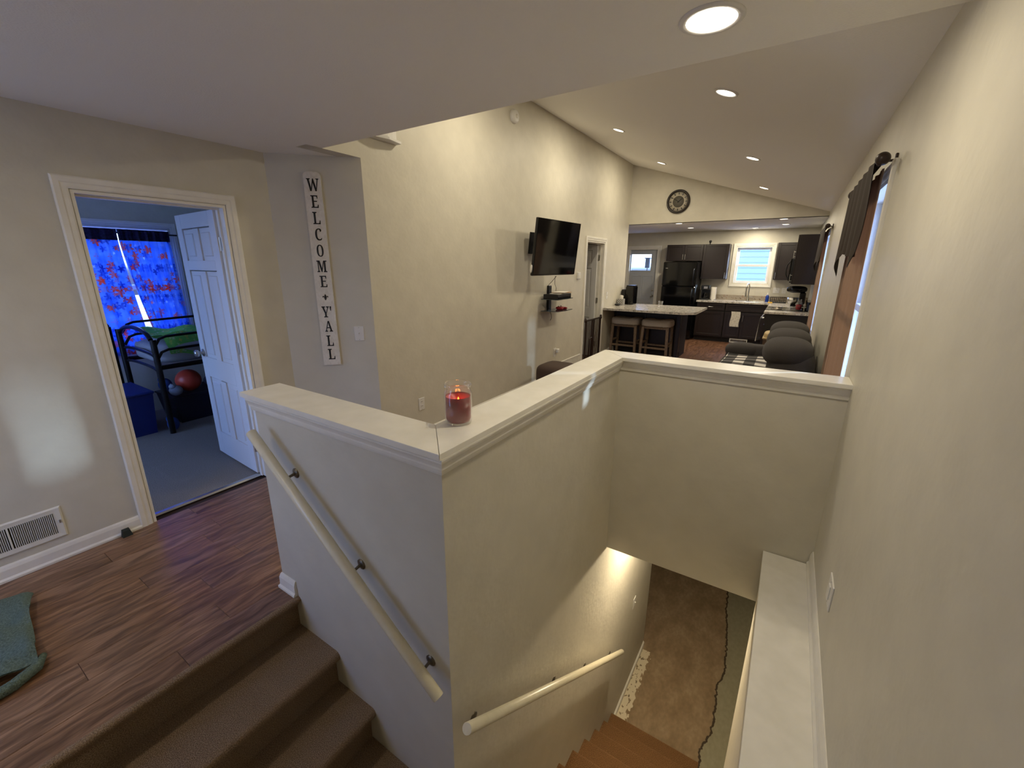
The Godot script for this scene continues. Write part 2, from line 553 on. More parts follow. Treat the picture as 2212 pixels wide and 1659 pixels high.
func door_casing(parent: Node3D, O: Vector3, U: Vector3, N: Vector3, a: float, b: float, top: float, w: float, depth: float) -> void:
	# casing on the face with normal N, and the jamb lining behind it
	var m := mb()
	m.sweep(O, U, Vector3.UP, N, [Vector2(a, 0), Vector2(a, top), Vector2(b, top), Vector2(b, 0)], [Vector2(-1, 0), Vector2(-1, 1), Vector2(1, 1), Vector2(1, 0)], casing_profile(w))
	part(parent, "casing", m, M.trim)
	m = mb()
	var k := func(u: float, y: float, d: float) -> Vector3: return O + U * u + Vector3.UP * y + N * d
	m.box(k.call(a, 0, 0.004), k.call(a + 0.016, top, -depth - 0.004))
	m.box(k.call(b - 0.016, 0, 0.004), k.call(b, top, -depth - 0.004))
	m.box(k.call(a + 0.016, top - 0.016, 0.004), k.call(b - 0.016, top, -depth - 0.004))
	m.box(k.call(a + 0.016, 0, -depth * 0.45), k.call(a + 0.028, top - 0.016, -depth * 0.68))
	m.box(k.call(b - 0.028, 0, -depth * 0.45), k.call(b - 0.016, top - 0.016, -depth * 0.68))
	m.box(k.call(a + 0.028, top - 0.028, -depth * 0.45), k.call(b - 0.028, top - 0.016, -depth * 0.68))
	part(parent, "jamb", m, M.trim)

func panel_door(o: Node3D, w: float, h: float, m: Material) -> void:
	# local: hinge edge at x = 0, both faces moulded
	var t := 0.0175
	var s := 0.105
	var mid := w * 0.5
	var rows := [[0.0, 0.22], [0.72, 0.90], [1.60, 1.68], [h - 0.11, h]]
	for r in rows:
		bx(o, "rail", m, V(s, r[0] + 0.008, -t), V(w - s, r[1], t), 0.001)
	for x in [[0.0, s], [w - s, w]]:
		bx(o, "stile", m, V(x[0], 0.008, -t), V(x[1], h, t), 0.002)
	for i in 3:
		bx(o, "mullion", m, V(mid - 0.05, rows[i][1], -t), V(mid + 0.05, rows[i + 1][0], t), 0.001)
		for x in [[s, mid - 0.05], [mid + 0.05, w - s]]:
			var b := mb()
			b.box(V(x[0], rows[i][1], -0.007), V(x[1], rows[i + 1][0], 0.007))
			b.box(V(x[0] + 0.03, rows[i][1] + 0.03, -0.014), V(x[1] - 0.03, rows[i + 1][0] - 0.03, 0.014), 0.006)
			part(o, "panel", b, m)

func door_hinge(parent: Node3D, p: Vector3, dir_leaf: Vector3) -> void:
	var m := mb()
	m.tube([p - V(0, 0.048, 0), p + V(0, 0.048, 0)], 0.007, 8)
	m.box(p + V(-0.028, -0.045, -0.003), p + V(0.028, 0.045, 0.003), 0.001)
	part(parent, "hinge", m, M.steel)

func knob(parent: Node3D, p: Vector3, axis: Vector3, m: Material) -> void:
	var b := mb()
	b.lathe(p, [[0.0, 0.0], [0.032, 0.0], [0.032, 0.006], [0.012, 0.010], [0.012, 0.030], [0.026, 0.038], [0.030, 0.052], [0.024, 0.064], [0.0, 0.068]], 16, axis)
	part(parent, "knob", b, m)

func outlet_plate(n: String, label: String, cat: String, p: Vector3, N: Vector3, w: float, h: float, style: String, group := "") -> Node3D:
	var o := thing(n, label, cat, p, group, true)
	var U := Vector3.UP.cross(N).normalized()
	var bs := Basis(U, Vector3.UP, N)
	o.basis = bs
	bx(o, "plate", M.white, V(-w / 2, -h / 2, 0), V(w / 2, h / 2, 0.006), 0.002)
	if style == "switch":
		bx(o, "toggle_surround", M.white, V(-0.006, -0.014, 0.006), V(0.006, 0.014, 0.008), 0.001)
		var b := mb()
		b.hexa([V(-0.004, -0.004, 0.006), V(0.004, -0.004, 0.006), V(0.004, 0.006, 0.006), V(-0.004, 0.006, 0.006), V(-0.003, 0.004, 0.02), V(0.003, 0.004, 0.02), V(0.003, 0.01, 0.02), V(-0.003, 0.01, 0.02)])
		part(o, "toggle", b, M.white)
	elif style == "outlet":
		for s in [-1, 1]:
			var f := bx(o, "receptacle", M.white, V(-0.016, s * 0.022 - 0.014, 0.006), V(0.016, s * 0.022 + 0.014, 0.008), 0.003)
			for q in [-1, 1]:
				bx(f, "slot", M.dark, V(q * 0.006 - 0.0012, s * 0.022 - 0.003, 0.0078), V(q * 0.006 + 0.0012, s * 0.022 + 0.007, 0.0086), 0.0)
	elif style == "rocker":
		bx(o, "rocker", M.white, V(-0.016, -0.033, 0.006), V(0.016, 0.033, 0.010), 0.002)
	for s in [-1, 1]:
		var b2 := mb()
		b2.lathe(V(0, s * h * 0.41, 0.006), [[0.003, 0.0], [0.003, 0.001], [0.0, 0.0012]], 8, Vector3.BACK)
		part(o, "screw", b2, M.steel)
	return o

func downlight(p: Vector3, n: Vector3, label: String, e: float, r: float, group: String) -> void:
	var o := thing("recessed_light", label, "ceiling light", p, group, true)
	var x := Vector3(1, 0, 0)
	x = (x - n * x.dot(n)).normalized()
	o.basis = Basis(x, n.cross(x).normalized(), n)
	var m := mb()
	m.lathe(V(0, 0, 0), [[r + 0.022, 0.0], [r + 0.022, 0.003], [r + 0.012, 0.008], [r, 0.006], [r, 0.0]], 32, Vector3.BACK)
	part(o, "trim_ring", m, M.white)
	m = mb()
	m.lathe(V(0, 0, 0.001), [[r, 0.0], [r, 0.002], [0.0, 0.003]], 32, Vector3.BACK)
	part(o, "lens", m, M.led)
	var l := AreaLight3D.new()
	l.name = "lamp"
	l.area_size = Vector2(r * 1.7, r * 1.7)
	l.light_color = lamp_color
	l.light_energy = e
	l.area_range = 16.0
	l.area_attenuation = 2.0
	l.shadow_enabled = true
	o.add_child(l)
	l.position = V(0, 0, 0.012)
	l.rotation.y = PI

var lamp_color := Color(1.0, 0.945, 0.83)

func window_unit(o: Node3D, O: Vector3, U: Vector3, N: Vector3, a: float, b: float, y0: float, y1: float, depth: float, cas: float) -> void:
	# O on the inner wall face; N points into the room
	var k := func(u: float, y: float, d: float) -> Vector3: return O + U * u + Vector3.UP * y + N * d
	var m := mb()
	m.sweep(O, U, Vector3.UP, N, [Vector2(a, y0), Vector2(a, y1), Vector2(b, y1), Vector2(b, y0)], [Vector2(-1, -1), Vector2(-1, 1), Vector2(1, 1), Vector2(1, -1)], casing_profile(cas), true)
	part(o, "casing", m, M.trim)
	m = mb()
	for d in [[a, a + 0.02, y0, y1], [b - 0.02, b, y0, y1], [a + 0.02, b - 0.02, y0, y0 + 0.02], [a + 0.02, b - 0.02, y1 - 0.02, y1]]:
		m.box(k.call(d[0], d[2], 0.003), k.call(d[1], d[3], -depth))
	part(o, "frame_lining", m, M.trim)
	var ym := (y0 + y1) * 0.5
	for s in [[y0 + 0.02, ym + 0.02, -depth * 0.45], [ym - 0.02, y1 - 0.02, -depth * 0.72]]:
		m = mb()
		var w := 0.045
		var t := 0.03
		m.box(k.call(a + 0.02, s[0], s[2]), k.call(a + 0.02 + w, s[1], s[2] - t), 0.003)
		m.box(k.call(b - 0.02 - w, s[0], s[2]), k.call(b - 0.02, s[1], s[2] - t), 0.003)
		m.box(k.call(a + 0.02 + w, s[0], s[2]), k.call(b - 0.02 - w, s[0] + w, s[2] - t), 0.003)
		m.box(k.call(a + 0.02 + w, s[1] - w, s[2]), k.call(b - 0.02 - w, s[1], s[2] - t), 0.003)
		var sash := part(o, "sash", m, M.white)
		m = mb()
		m.box(k.call(a + 0.02 + w, s[0] + w, s[2] - 0.013), k.call(b - 0.02 - w, s[1] - w, s[2] - 0.017))
		part(sash, "pane", m, M.glass)

func baseboard(n: String, pts: Array, offs: Array) -> void:
	var m := mb()
	m.sweep(Vector3.ZERO, V(1, 0, 0), V(0, 0, 1), Vector3.UP, pts, offs, [[0.0, 0.0], [0.022, 0.0], [0.022, 0.012], [0.014, 0.022], [0.013, 0.065], [0.008, 0.082], [0.004, 0.09], [0.0, 0.09]], false, -1.0)
	solid(n, m, M.trim)

func pull(parent: Node3D, p: Vector3, along: Vector3, out: Vector3, len_: float) -> void:
	var m := mb()
	m.tube([p - along * len_ / 2 + out * 0.028, p + along * len_ / 2 + out * 0.028], 0.006, 8)
	for s in [-1, 1]:
		m.tube([p + along * len_ * 0.36 * s, p + along * len_ * 0.36 * s + out * 0.028], 0.005, 8)
	part(parent, "handle", m, M.steel)

func shaker(parent: Node3D, O: Vector3, U: Vector3, N: Vector3, a: float, b: float, y0: float, y1: float, hu := 0.0, hy := 0.0, hh := 0.0, vertical := true, n := "door") -> MeshInstance3D:
	# cabinet door: frame round a sunk panel, on the face with normal N
	var k := func(u: float, y: float, d: float) -> Vector3: return O + U * u + Vector3.UP * y + N * d
	var m := mb()
	var w := minf(0.055, (y1 - y0) * 0.3)
	m.box(k.call(a + 0.002, y0 + 0.002, 0), k.call(a + w, y1 - 0.002, 0.02), 0.002)
	m.box(k.call(b - w, y0 + 0.002, 0), k.call(b - 0.002, y1 - 0.002, 0.02), 0.002)
	m.box(k.call(a + w, y0 + 0.002, 0), k.call(b - w, y0 + w, 0.02), 0.002)
	m.box(k.call(a + w, y1 - w, 0), k.call(b - w, y1 - 0.002, 0.02), 0.002)
	m.box(k.call(a + w, y0 + w, 0), k.call(b - w, y1 - w, 0.011))
	var d := part(parent, n, m, M.espresso)
	if hh > 0.0:
		pull(d, k.call(hu, hy, 0.02), Vector3.UP if vertical else U, N, hh)
	return d

func vault(x: float) -> float:
	return 2.50 + 0.314 * (0.337 - x)

# ---------------------------------------------------------------- scene
func _ready() -> void:
	rng.seed = 4
	# camera
	var cam := Camera3D.new()
	cam.name = "camera"
	add_child(cam)
	cam.position = V(0, 1.671, 0)
	cam.rotation_order = EULER_ORDER_YXZ
	cam.rotation = V(-0.274190, 0.569668, 0.005181)
	cam.fov = 84.25
	cam.near = 0.05
	cam.far = 200.0
	cam.current = true
	# sky, exposure
	var env := Environment.new()
	var sky := Sky.new()
	var sm := ProceduralSkyMaterial.new()
	sm.sky_top_color = Color(0.53, 0.66, 0.97)
	sm.sky_horizon_color = Color(0.65, 0.78, 0.99)
	sm.ground_bottom_color = Color(0.20, 0.22, 0.24)
	sm.ground_horizon_color = Color(0.42, 0.48, 0.56)
	sm.sky_energy_multiplier = 2.5
	sm.ground_energy_multiplier = 1.0
	sky.sky_material = sm
	env.background_mode = Environment.BG_SKY
	env.sky = sky
	env.tonemap_mode = Environment.TONE_MAPPER_LINEAR
	env.tonemap_exposure = 1.33
	env.sdfgi_enabled = true
	env.ssao_enabled = true
	env.ssil_enabled = true
	var we := WorldEnvironment.new()
	we.name = "environment"
	we.environment = env
	add_child(we)
	# low morning sun through the side windows
	var sun := DirectionalLight3D.new()
	sun.name = "sun"
	add_child(sun)
	sun.look_at_from_position(Vector3.ZERO, V(-1.0, -0.25, 0.68), Vector3.UP)
	sun.light_color = Color(0.80, 0.90, 1.0)
	sun.light_energy = 2.6
	sun.light_angular_distance = 3.0
	sun.sky_mode = DirectionalLight3D.SKY_MODE_LIGHT_ONLY
	sun.shadow_enabled = true

	make_materials()
	build_shell()
	build_half_walls()
	build_stairs()
	build_openings()
	build_lights()
	build_near_objects()
	build_tv_wall()
	build_windows_right()
	build_kitchen()
	build_sofa()
	build_bedroom()
	build_outside()

func build_shell() -> void:
	# floors
	var fl := setting("floor", V(-2.6, 0, -0.6))
	var m := mb()
	m.box(V(-3.474, -0.37, 1.2), V(-1.98, -0.012, -2.9))
	part(fl, "subfloor", m, M.subfloor)
	var row := 0
	var x := -3.356
	while x < -1.94:
		var x1 := minf(x + 0.1432, -1.926)
		var z := 1.2 - rng.randf() * 1.1
		var z0 := 1.2
		while z0 > -2.8:
			var pm: Material = M.planks[(row * 2 + rng.randi_range(0, 2)) % 5]
			bx(fl, "plank", pm, V(x + 0.0004, -0.012, z0 - 0.0006), V(x1 - 0.0004, rng.randf_range(-0.0003, 0.0003), maxf(z, -2.8) + 0.0006), 0.0012)
			z0 = z
			z -= 1.21
		x = x1
		row += 1
	m = mb()
	m.box(V(-3.0, -0.37, -2.8), V(-1.0, 0, -11.35))
	m.box(V(-1.925, -0.37, -1.055), V(-1.0, -0.002, -2.8))
	m.box(V(-1.0, -0.37, -2.80), V(0.48, 0, -11.35))
	m.box(V(-4.8, -0.37, -5.8), V(-3.0, 0, -11.35))
	solid("floor_living", m, M.wood_floor)
	m = mb()
	m.box(V(-6.2, -0.37, 1.2), V(-3.446, 0.004, -3.5))
	solid("floor_bedroom", m, M.carpet_grey)
	# white ledge over the foundation wall, at floor level
	m = mb()
	m.box(V(0.097, -0.022, 1.2), V(0.337, 0.0, -2.70), 0.002)
	solid("trim_1", m, M.trim)
	m = mb()
	m.box(V(0.110, -2.86, 1.2), V(0.48, -0.022, -2.685))
	solid("wall_foundation", m, M.wall)
	# walls
	wall_x("wall_left", -3.474, -3.354, 0, 2.45, -1.888, 1.2, [[-1.57, -0.80, 0.0, 2.05]], M.wall)
	m = mb()
	m.prism([Vector2(-3.354, -1.888), Vector2(-2.88, -2.362), Vector2(-3.0, -2.40), Vector2(-3.474, -1.93), Vector2(-3.474, -1.888)], Vector3.ZERO, V(1, 0, 0), V(0, 0, 1), Vector3.UP, 0.0, 2.45)
	solid("wall_angled", m, M.wall)
	wall_x("wall_tv", -3.0, -2.88, 0, 3.56, -8.75, -2.362, [[-7.51, -6.73, 0.0, 2.05]], M.wall)
	m = mb()
	m.box(V(-3.0, 2.44, -2.362), V(-2.88, 3.56, -1.92))
	solid("wall_tv_upper", m, M.wall)
	wall_x("wall_right", 0.337, 0.48, -0.37, 2.60, -11.35, 1.2, [[-8.18, -7.14, 0.75, 2.10], [-3.98, -2.94, 0.70, 2.10]], M.wall)
	wall_z("wall_kitchen", -11.35, -11.2, 0, 2.6, -4.8, 0.48, [[-3.61, -2.90, 0.0, 2.06], [-1.165, -0.455, 1.275, 2.08]], M.wall)
	wall_z("wall_back", 1.2, 1.35, -2.9, 2.6, -6.2, 0.48, [[-5.8, -4.1, 0.7, 2.10], [-2.90, -2.28, 0.45, 1.95]], M.wall)
	m = mb()
	m.prism([Vector2(-3.0, 2.44), Vector2(0.40, 2.44), Vector2(0.40, 2.52), Vector2(-3.0, 3.56)], Vector3.ZERO, V(1, 0, 0), V(0, 1, 0), V(0, 0, 1), -8.87, -8.75)
	solid("wall_gable", m, M.wall)
	m = mb()
	m.prism([Vector2(-3.0, 2.47), Vector2(0.40, 2.47), Vector2(0.40, 2.52), Vector2(-3.0, 3.56)], Vector3.ZERO, V(1, 0, 0), V(0, 1, 0), V(0, 0, 1), -2.03, -1.92)
	solid("wall_header", m, M.wall)
	m = mb()
	m.box(V(-4.8, 0, -8.75), V(-3.0, 2.6, -8.63))
	m.box(V(-4.8, 0, -8.75), V(-4.68, 2.6, -11.35))
	solid("wall_kitchen_side", m, M.wall)
	m = mb()
	m.box(V(-4.4, 0, -8.63), V(-4.28, 2.6, -5.7))
	m.box(V(-4.4, 0, -5.82), V(-3.0, 2.6, -5.7))
	solid("wall_side_room", m, M.wall)
	wall_x("wall_bedroom", -6.2, -6.05, 0, 2.6, -3.5, 1.2, [[-2.20, -1.02, 0.78, 2.04]], M.wall)
	m = mb()
	m.box(V(-6.2, 0, -3.5), V(-3.0, 2.6, -3.38))
	solid("wall_bedroom_side", m, M.wall)
	# ceilings
	m = mb()
	m.box(V(-6.2, 2.44, 1.35), V(0.48, 2.60, -2.04))
	m.box(V(-6.2, 2.44, -2.04), V(-3.0, 2.60, -3.5))
	m.box(V(-4.8, 2.44, -3.5), V(-3.0, 2.60, -8.75))
	solid("ceiling", m, M.ceiling)
	m = mb()
	m.prism([Vector2(-3.0, vault(-3.0)), Vector2(0.48, vault(0.48)), Vector2(0.48, vault(0.48) + 0.16), Vector2(-3.0, vault(-3.0) + 0.16)], Vector3.ZERO, V(1, 0, 0), V(0, 1, 0), V(0, 0, 1), -8.87, -1.92)
	solid("ceiling_vault", m, M.ceiling)
	m = mb()
	m.box(V(-4.8, 2.44, -8.76), V(0.48, 2.60, -11.35))
	solid("ceiling_kitchen", m, M.ceiling)
	# baseboards
	baseboard("baseboard_left", [Vector2(-3.354, 1.2), Vector2(-3.354, -0.735)], [Vector2(1, 0), Vector2(1, 0)])
	baseboard("baseboard_angled", [Vector2(-3.354, -1.64), Vector2(-3.354, -1.888), Vector2(-2.88, -2.362), Vector2(-2.88, -5.78)], [Vector2(1, 0), Vector2(1, 0.414), Vector2(1, 0.414), Vector2(1, 0)])
	baseboard("baseboard_tv", [Vector2(-2.88, -7.59), Vector2(-2.88, -8.75)], [Vector2(1, 0), Vector2(1, 0)])
	baseboard("baseboard_ledge", [Vector2(0.337, 1.2), Vector2(0.337, -2.70)], [Vector2(-1, 0), Vector2(-1, 0)])
	baseboard("baseboard_half_wall", [Vector2(-2.05, -1.03), Vector2(-2.05, -0.945), Vector2(-1.925, -0.945)], [Vector2(-1, 0), Vector2(-1, 1), Vector2(0, 1)])

func build_half_walls() -> void:
	# drywall half walls round the stairwell; the middle one runs down to the cellar
	var m := mb()
	m.box(V(-2.05, -0.37, -1.055), V(-0.88, 1.073, -0.945))
	m.box(V(-1.925, -2.86, -1.055), V(-0.99, -0.37, -0.945))
	solid("wall_half_hall", m, M.wall)
	m = mb()
	m.box(V(-0.99, -2.86, -4.41), V(-0.88, -0.37, -0.945))
	m.box(V(-0.99, -0.37, -2.705), V(-0.88, 1.073, -1.055))
	solid("wall_half_stairs", m, M.wall)
	m = mb()
	m.box(V(-0.99, -0.376, -2.815), V(0.337, 1.073, -2.705))
	solid("wall_half_window", m, M.wall)
	# cap boards, mitred at the corners
	var caps := [
		[Vector2(-2.085, -0.905), Vector2(-0.8504, -0.905), Vector2(-1.0404, -1.095), Vector2(-2.085, -1.095)],
		[Vector2(-0.8496, -0.9062), Vector2(-0.85, -2.6548), Vector2(-1.04, -2.8448), Vector2(-1.0396, -1.0962)],
		[Vector2(-0.8492, -2.655), Vector2(0.337, -2.655), Vector2(0.337, -2.847), Vector2(-1.0392, -2.847)]]
	var tr := setting("trim_2", V(-0.95, 1.07, -1.5))
	for c in caps:
		m = mb()
		var cen := Vector2.ZERO
		for p in c:
			cen += p / 4.0
		var inn := []
		for p in c:
			inn.append(p + (cen - p).normalized() * 0.003)
		m.prism(c, Vector3.ZERO, V(1, 0, 0), V(0, 0, 1), Vector3.UP, 1.073, 1.0925)
		for i in 4:
			var j := (i + 1) % 4
			m.quad(V(c[i].x, 1.0925, c[i].y), V(c[j].x, 1.0925, c[j].y), V(inn[j].x, 1.095, inn[j].y), V(inn[i].x, 1.095, inn[i].y), Vector3.UP)
		m.quad(V(inn[0].x, 1.095, inn[0].y), V(inn[1].x, 1.095, inn[1].y), V(inn[2].x, 1.095, inn[2].y), V(inn[3].x, 1.095, inn[3].y), Vector3.UP)
		part(tr, "cap_board", m, M.trim)
	# moulding under the cap
	var prof := [[0.0, 1.003], [0.008, 1.003], [0.011, 1.012], [0.013, 1.024], [0.018, 1.027], [0.018, 1.034], [0.021, 1.044], [0.026, 1.055], [0.026, 1.062], [0.031, 1.066], [0.031, 1.073], [0.0, 1.073]]
	for k in [
		[[Vector2(-2.05, -1.0), Vector2(-2.05, -0.945), Vector2(-0.88, -0.945)], [Vector2(-1, 0), Vector2(-1, 1), Vector2(1, 1)]],
		[[Vector2(-0.88, -0.945), Vector2(-0.88, -2.705)], [Vector2(1, 1), Vector2(1, 1)]],
		[[Vector2(-0.88, -2.705), Vector2(0.337, -2.705)], [Vector2(1, 1), Vector2(0, 1)]],
		[[Vector2(-2.05, -1.0), Vector2(-2.05, -1.055), Vector2(-0.99, -1.055), Vector2(-0.99, -2.815), Vector2(0.337, -2.815)], [Vector2(-1, 0), Vector2(-1, -1), Vector2(-1, -1), Vector2(-1, -1), Vector2(0, -1)]]]:
		m = mb()
		m.sweep(Vector3.ZERO, V(1, 0, 0), V(0, 0, 1), Vector3.UP, k[0], k[1], prof, false, -1.0)
		part(tr, "moulding", m, M.trim)

func build_stairs() -> void:
	# upper flight, carpeted, going down to the right
	var o := thing("carpeted_stairs", "brown carpeted steps going down beside the hall's wooden floor", "stairs", V(-1.6, -0.6, -0.2))
	var ys := [0.0, -0.190, -0.390, -0.595]
	var xs := [-1.905, -1.612, -1.372, -1.13]
	for i in 3:
		var y: float = ys[i + 1]
		var xn: float = xs[i + 1]
		var poly := [Vector2(xs[i] - 0.06, y - 0.205), Vector2(xs[i] - 0.06, y), Vector2(xn - 0.03, y + 0.001)]
		for k in 9:
			var th := PI * 0.5 - PI * k / 8.0 * 1.05
			poly.append(Vector2(xn - 0.026 + 0.026 * cos(th), y - 0.026 + 0.027 * sin(th)))
		poly.append(Vector2(xn - 0.045, y - 0.07))
		poly.append(Vector2(xn - 0.05, y - 0.205))
		var m := mb()
		if i < 2:
			m.prism(poly, Vector3.ZERO, V(1, 0, 0), V(0, 1, 0), V(0, 0, 1), -0.945, 1.195)
			part(o, "step", m, M.carpet)
		else:
			m.box(V(xs[2] - 0.06, y - 0.20, -0.944), V(-0.88, y, 1.195))
			m.box(V(-0.88, y - 0.20, -0.50), V(0.105, y, 1.195), 0.02)
			part(o, "landing", m, M.carpet)
	# the top nosing: carpet rolled over the edge of the hall floor
	var m2 := mb()
	var roll := [Vector2(-1.93, -0.012), Vector2(-1.93, 0.001)]
	for k in 9:
		var th := PI * 0.5 - PI * k / 8.0
		roll.append(Vector2(-1.918 + 0.016 * cos(th), -0.014 + 0.017 * sin(th)))
	roll.append(Vector2(-1.948, -0.08))
	roll.append(Vector2(-1.955, -0.20))
	roll.append(Vector2(-1.975, -0.20))
	roll.append(Vector2(-1.975, -0.012))
	m2.prism(roll, Vector3.ZERO, V(1, 0, 0), V(0, 1, 0), V(0, 0, 1), -0.944, 1.195)
	part(o, "top_nosing", m2, M.carpet)
	# carpet returns along the half wall
	var g := mb()
	for i in 2:
		g.box(V(xs[i] - 0.055, ys[i + 1] + 0.0, -0.944), V(xs[i] - 0.04, ys[i] - 0.03, 1.195))
	part(o, "riser", g, M.carpet)
	# lower flight to the cellar
	var q := thing("cellar_stairs", "rust brown carpeted steps leading down to the concrete cellar floor", "stairs", V(-0.4, -2.86, -2.0))
	for k in 11:
		var y := -0.595 - 0.1888 * (k + 1)
		var zb := -0.50 - 0.25 * k
		var zn := zb - 0.25 - 0.025
		var m := mb()
		var poly := [Vector2(zb + (0.02 if k > 0 else -0.002), y - 0.189), Vector2(zb + (0.02 if k > 0 else -0.002), y)]
		for j in 7:
			var th := PI * 0.5 + PI * j / 6.0
			poly.append(Vector2(zn + 0.022 + 0.022 * cos(th), y - 0.022 + 0.022 * sin(th)))
		poly.append(Vector2(zn + 0.028, y - 0.189))
		m.prism(poly, Vector3.ZERO, V(0, 0, 1), V(0, 1, 0), V(1, 0, 0), -0.879, -0.06 if k > 8 else 0.05)
		part(q, "step", m, M.carpet_low)
	m2 = mb()
	m2.hexa([V(0.05, -2.86, -3.0), V(0.09, -2.86, -3.0), V(0.09, -2.86, -0.5), V(0.05, -2.86, -0.5), V(0.05, -2.45, -3.0), V(0.09, -2.45, -3.0), V(0.09, -0.6, -0.5), V(0.05, -0.6, -0.5)])
	part(q, "stringer", m2, M.trim)
	# cellar room
	var f := SurfaceTool.new()
	f.begin(Mesh.PRIMITIVE_TRIANGLES)
	var cs := [V(-2.2, -2.86, -8.0), V(0.6, -2.86, -8.0), V(0.6, -2.86, -2.8), V(-2.2, -2.86, -2.8)]
	var uv := [Vector2(0, 0), Vector2(1, 0), Vector2(1, 1), Vector2(0, 1)]
	for i in [0, 1, 2, 0, 2, 3]:
		f.set_normal(Vector3.UP)
		f.set_uv(uv[i])
		f.add_vertex(cs[i])
	var slab := MeshInstance3D.new()
	slab.name = "floor_cellar"
	slab.mesh = f.commit()
	slab.material_override = M.cellar
	add_child(slab)
	slab.set_meta("kind", "structure")
	var b := mb()
	b.box(V(-3.5, -3.0, -8.2), V(2.6, -2.862, 1.2))
	solid("floor_cellar_base", b, M.concrete_wall)
	b = mb()
	b.box(V(-3.5, -2.86, -8.2), V(2.6, -0.37, -8.0))
	b.box(V(-3.6, -2.86, -8.2), V(-3.5, -0.37, 1.2))
	b.box(V(2.6, -2.86, -8.2), V(2.7, -0.37, 1.2))
	b.box(V(0.48, -2.86, 1.2), V(2.7, -0.37, 1.35))
	b.box(V(-3.5, -2.86, 1.2), V(-6.2, -0.37, 1.35))
	solid("wall_cellar", b, M.concrete_wall)
	b = mb()
	b.box(V(0.48, -0.37, -11.3), V(2.7, -0.30, 1.35))
	b.box(V(-3.6, -0.40, -8.2), V(-1.99, -0.371, 1.2))
	b.box(V(-1.99, -0.40, -8.2), V(-0.99, -0.371, -1.06))
	b.box(V(-0.99, -0.40, -8.2), V(2.6, -0.372, -2.83))
	solid("ceiling_cellar", b, M.ceiling)
	baseboard_low()
	# handrails
	rail("handrail", "round cream handrail slanting down the blue-lit hall half wall", V(-1.955, 0.935, -0.868), V(-0.872, 0.122, -0.868), V(0, 0, -1), 0.077, [0.17, 0.55, 0.90])
	rail("handrail", "round cream handrail leading down into the cellar stairwell", V(-0.806, -0.075, -0.945), V(-0.806, -1.745, -3.15), V(-1, 0, 0), 0.074, [0.06, 0.42, 0.66, 0.94])
	outlet_plate("light_switch", "white light switch low in the cellar stairwell wall", "switch", V(-0.88, -1.69, -3.74), V(1, 0, 0), 0.075, 0.118, "switch")

func baseboard_low() -> void:
	var m := mb()
	m.sweep(V(0, -2.86, 0), V(1, 0, 0), V(0, 0, 1), Vector3.UP, [Vector2(-0.88, -3.27), Vector2(-0.88, -4.41)], [Vector2(1, 0), Vector2(1, 0)], [[0.0, 0.0], [0.014, 0.0], [0.014, 0.06], [0.0, 0.075]], false, -1.0)
	solid("baseboard_cellar", m, M.trim)

func rail(n: String, label: String, a: Vector3, b: Vector3, to_wall: Vector3, gap: float, ts: Array) -> void:
	var o := thing(n, label, "handrail", (a + b) * 0.5)
	var m := mb()
	var d := (b - a).normalized()
	m.tube([a, a + d * 0.002, b - d * 0.002, b], [0.0205, 0.022, 0.022, 0.0205], 24)
	part(o, "rail", m, M.rail)
	for t in ts:
		var p := a.lerp(b, t)
		var w := p + to_wall * (gap - 0.004) - V(0, 0.045, 0)
		m = mb()
		m.lathe(w + to_wall * 0.004, [[0.0, 0.008], [0.012, 0.007], [0.024, 0.003], [0.024, 0.0]], 12, -to_wall)
		m.tube([w, w - to_wall * 0.03 - V(0, 0.005, 0), p - V(0, 0.035, 0) + to_wall * 0.012, p - V(0, 0.022, 0)], 0.0065, 8)
		m.tube([p - V(0, 0.023, 0) - d * 0.03, p - V(0, 0.023, 0) + d * 0.03], 0.006, 8)
		part(o, "bracket", m, M.bronze)

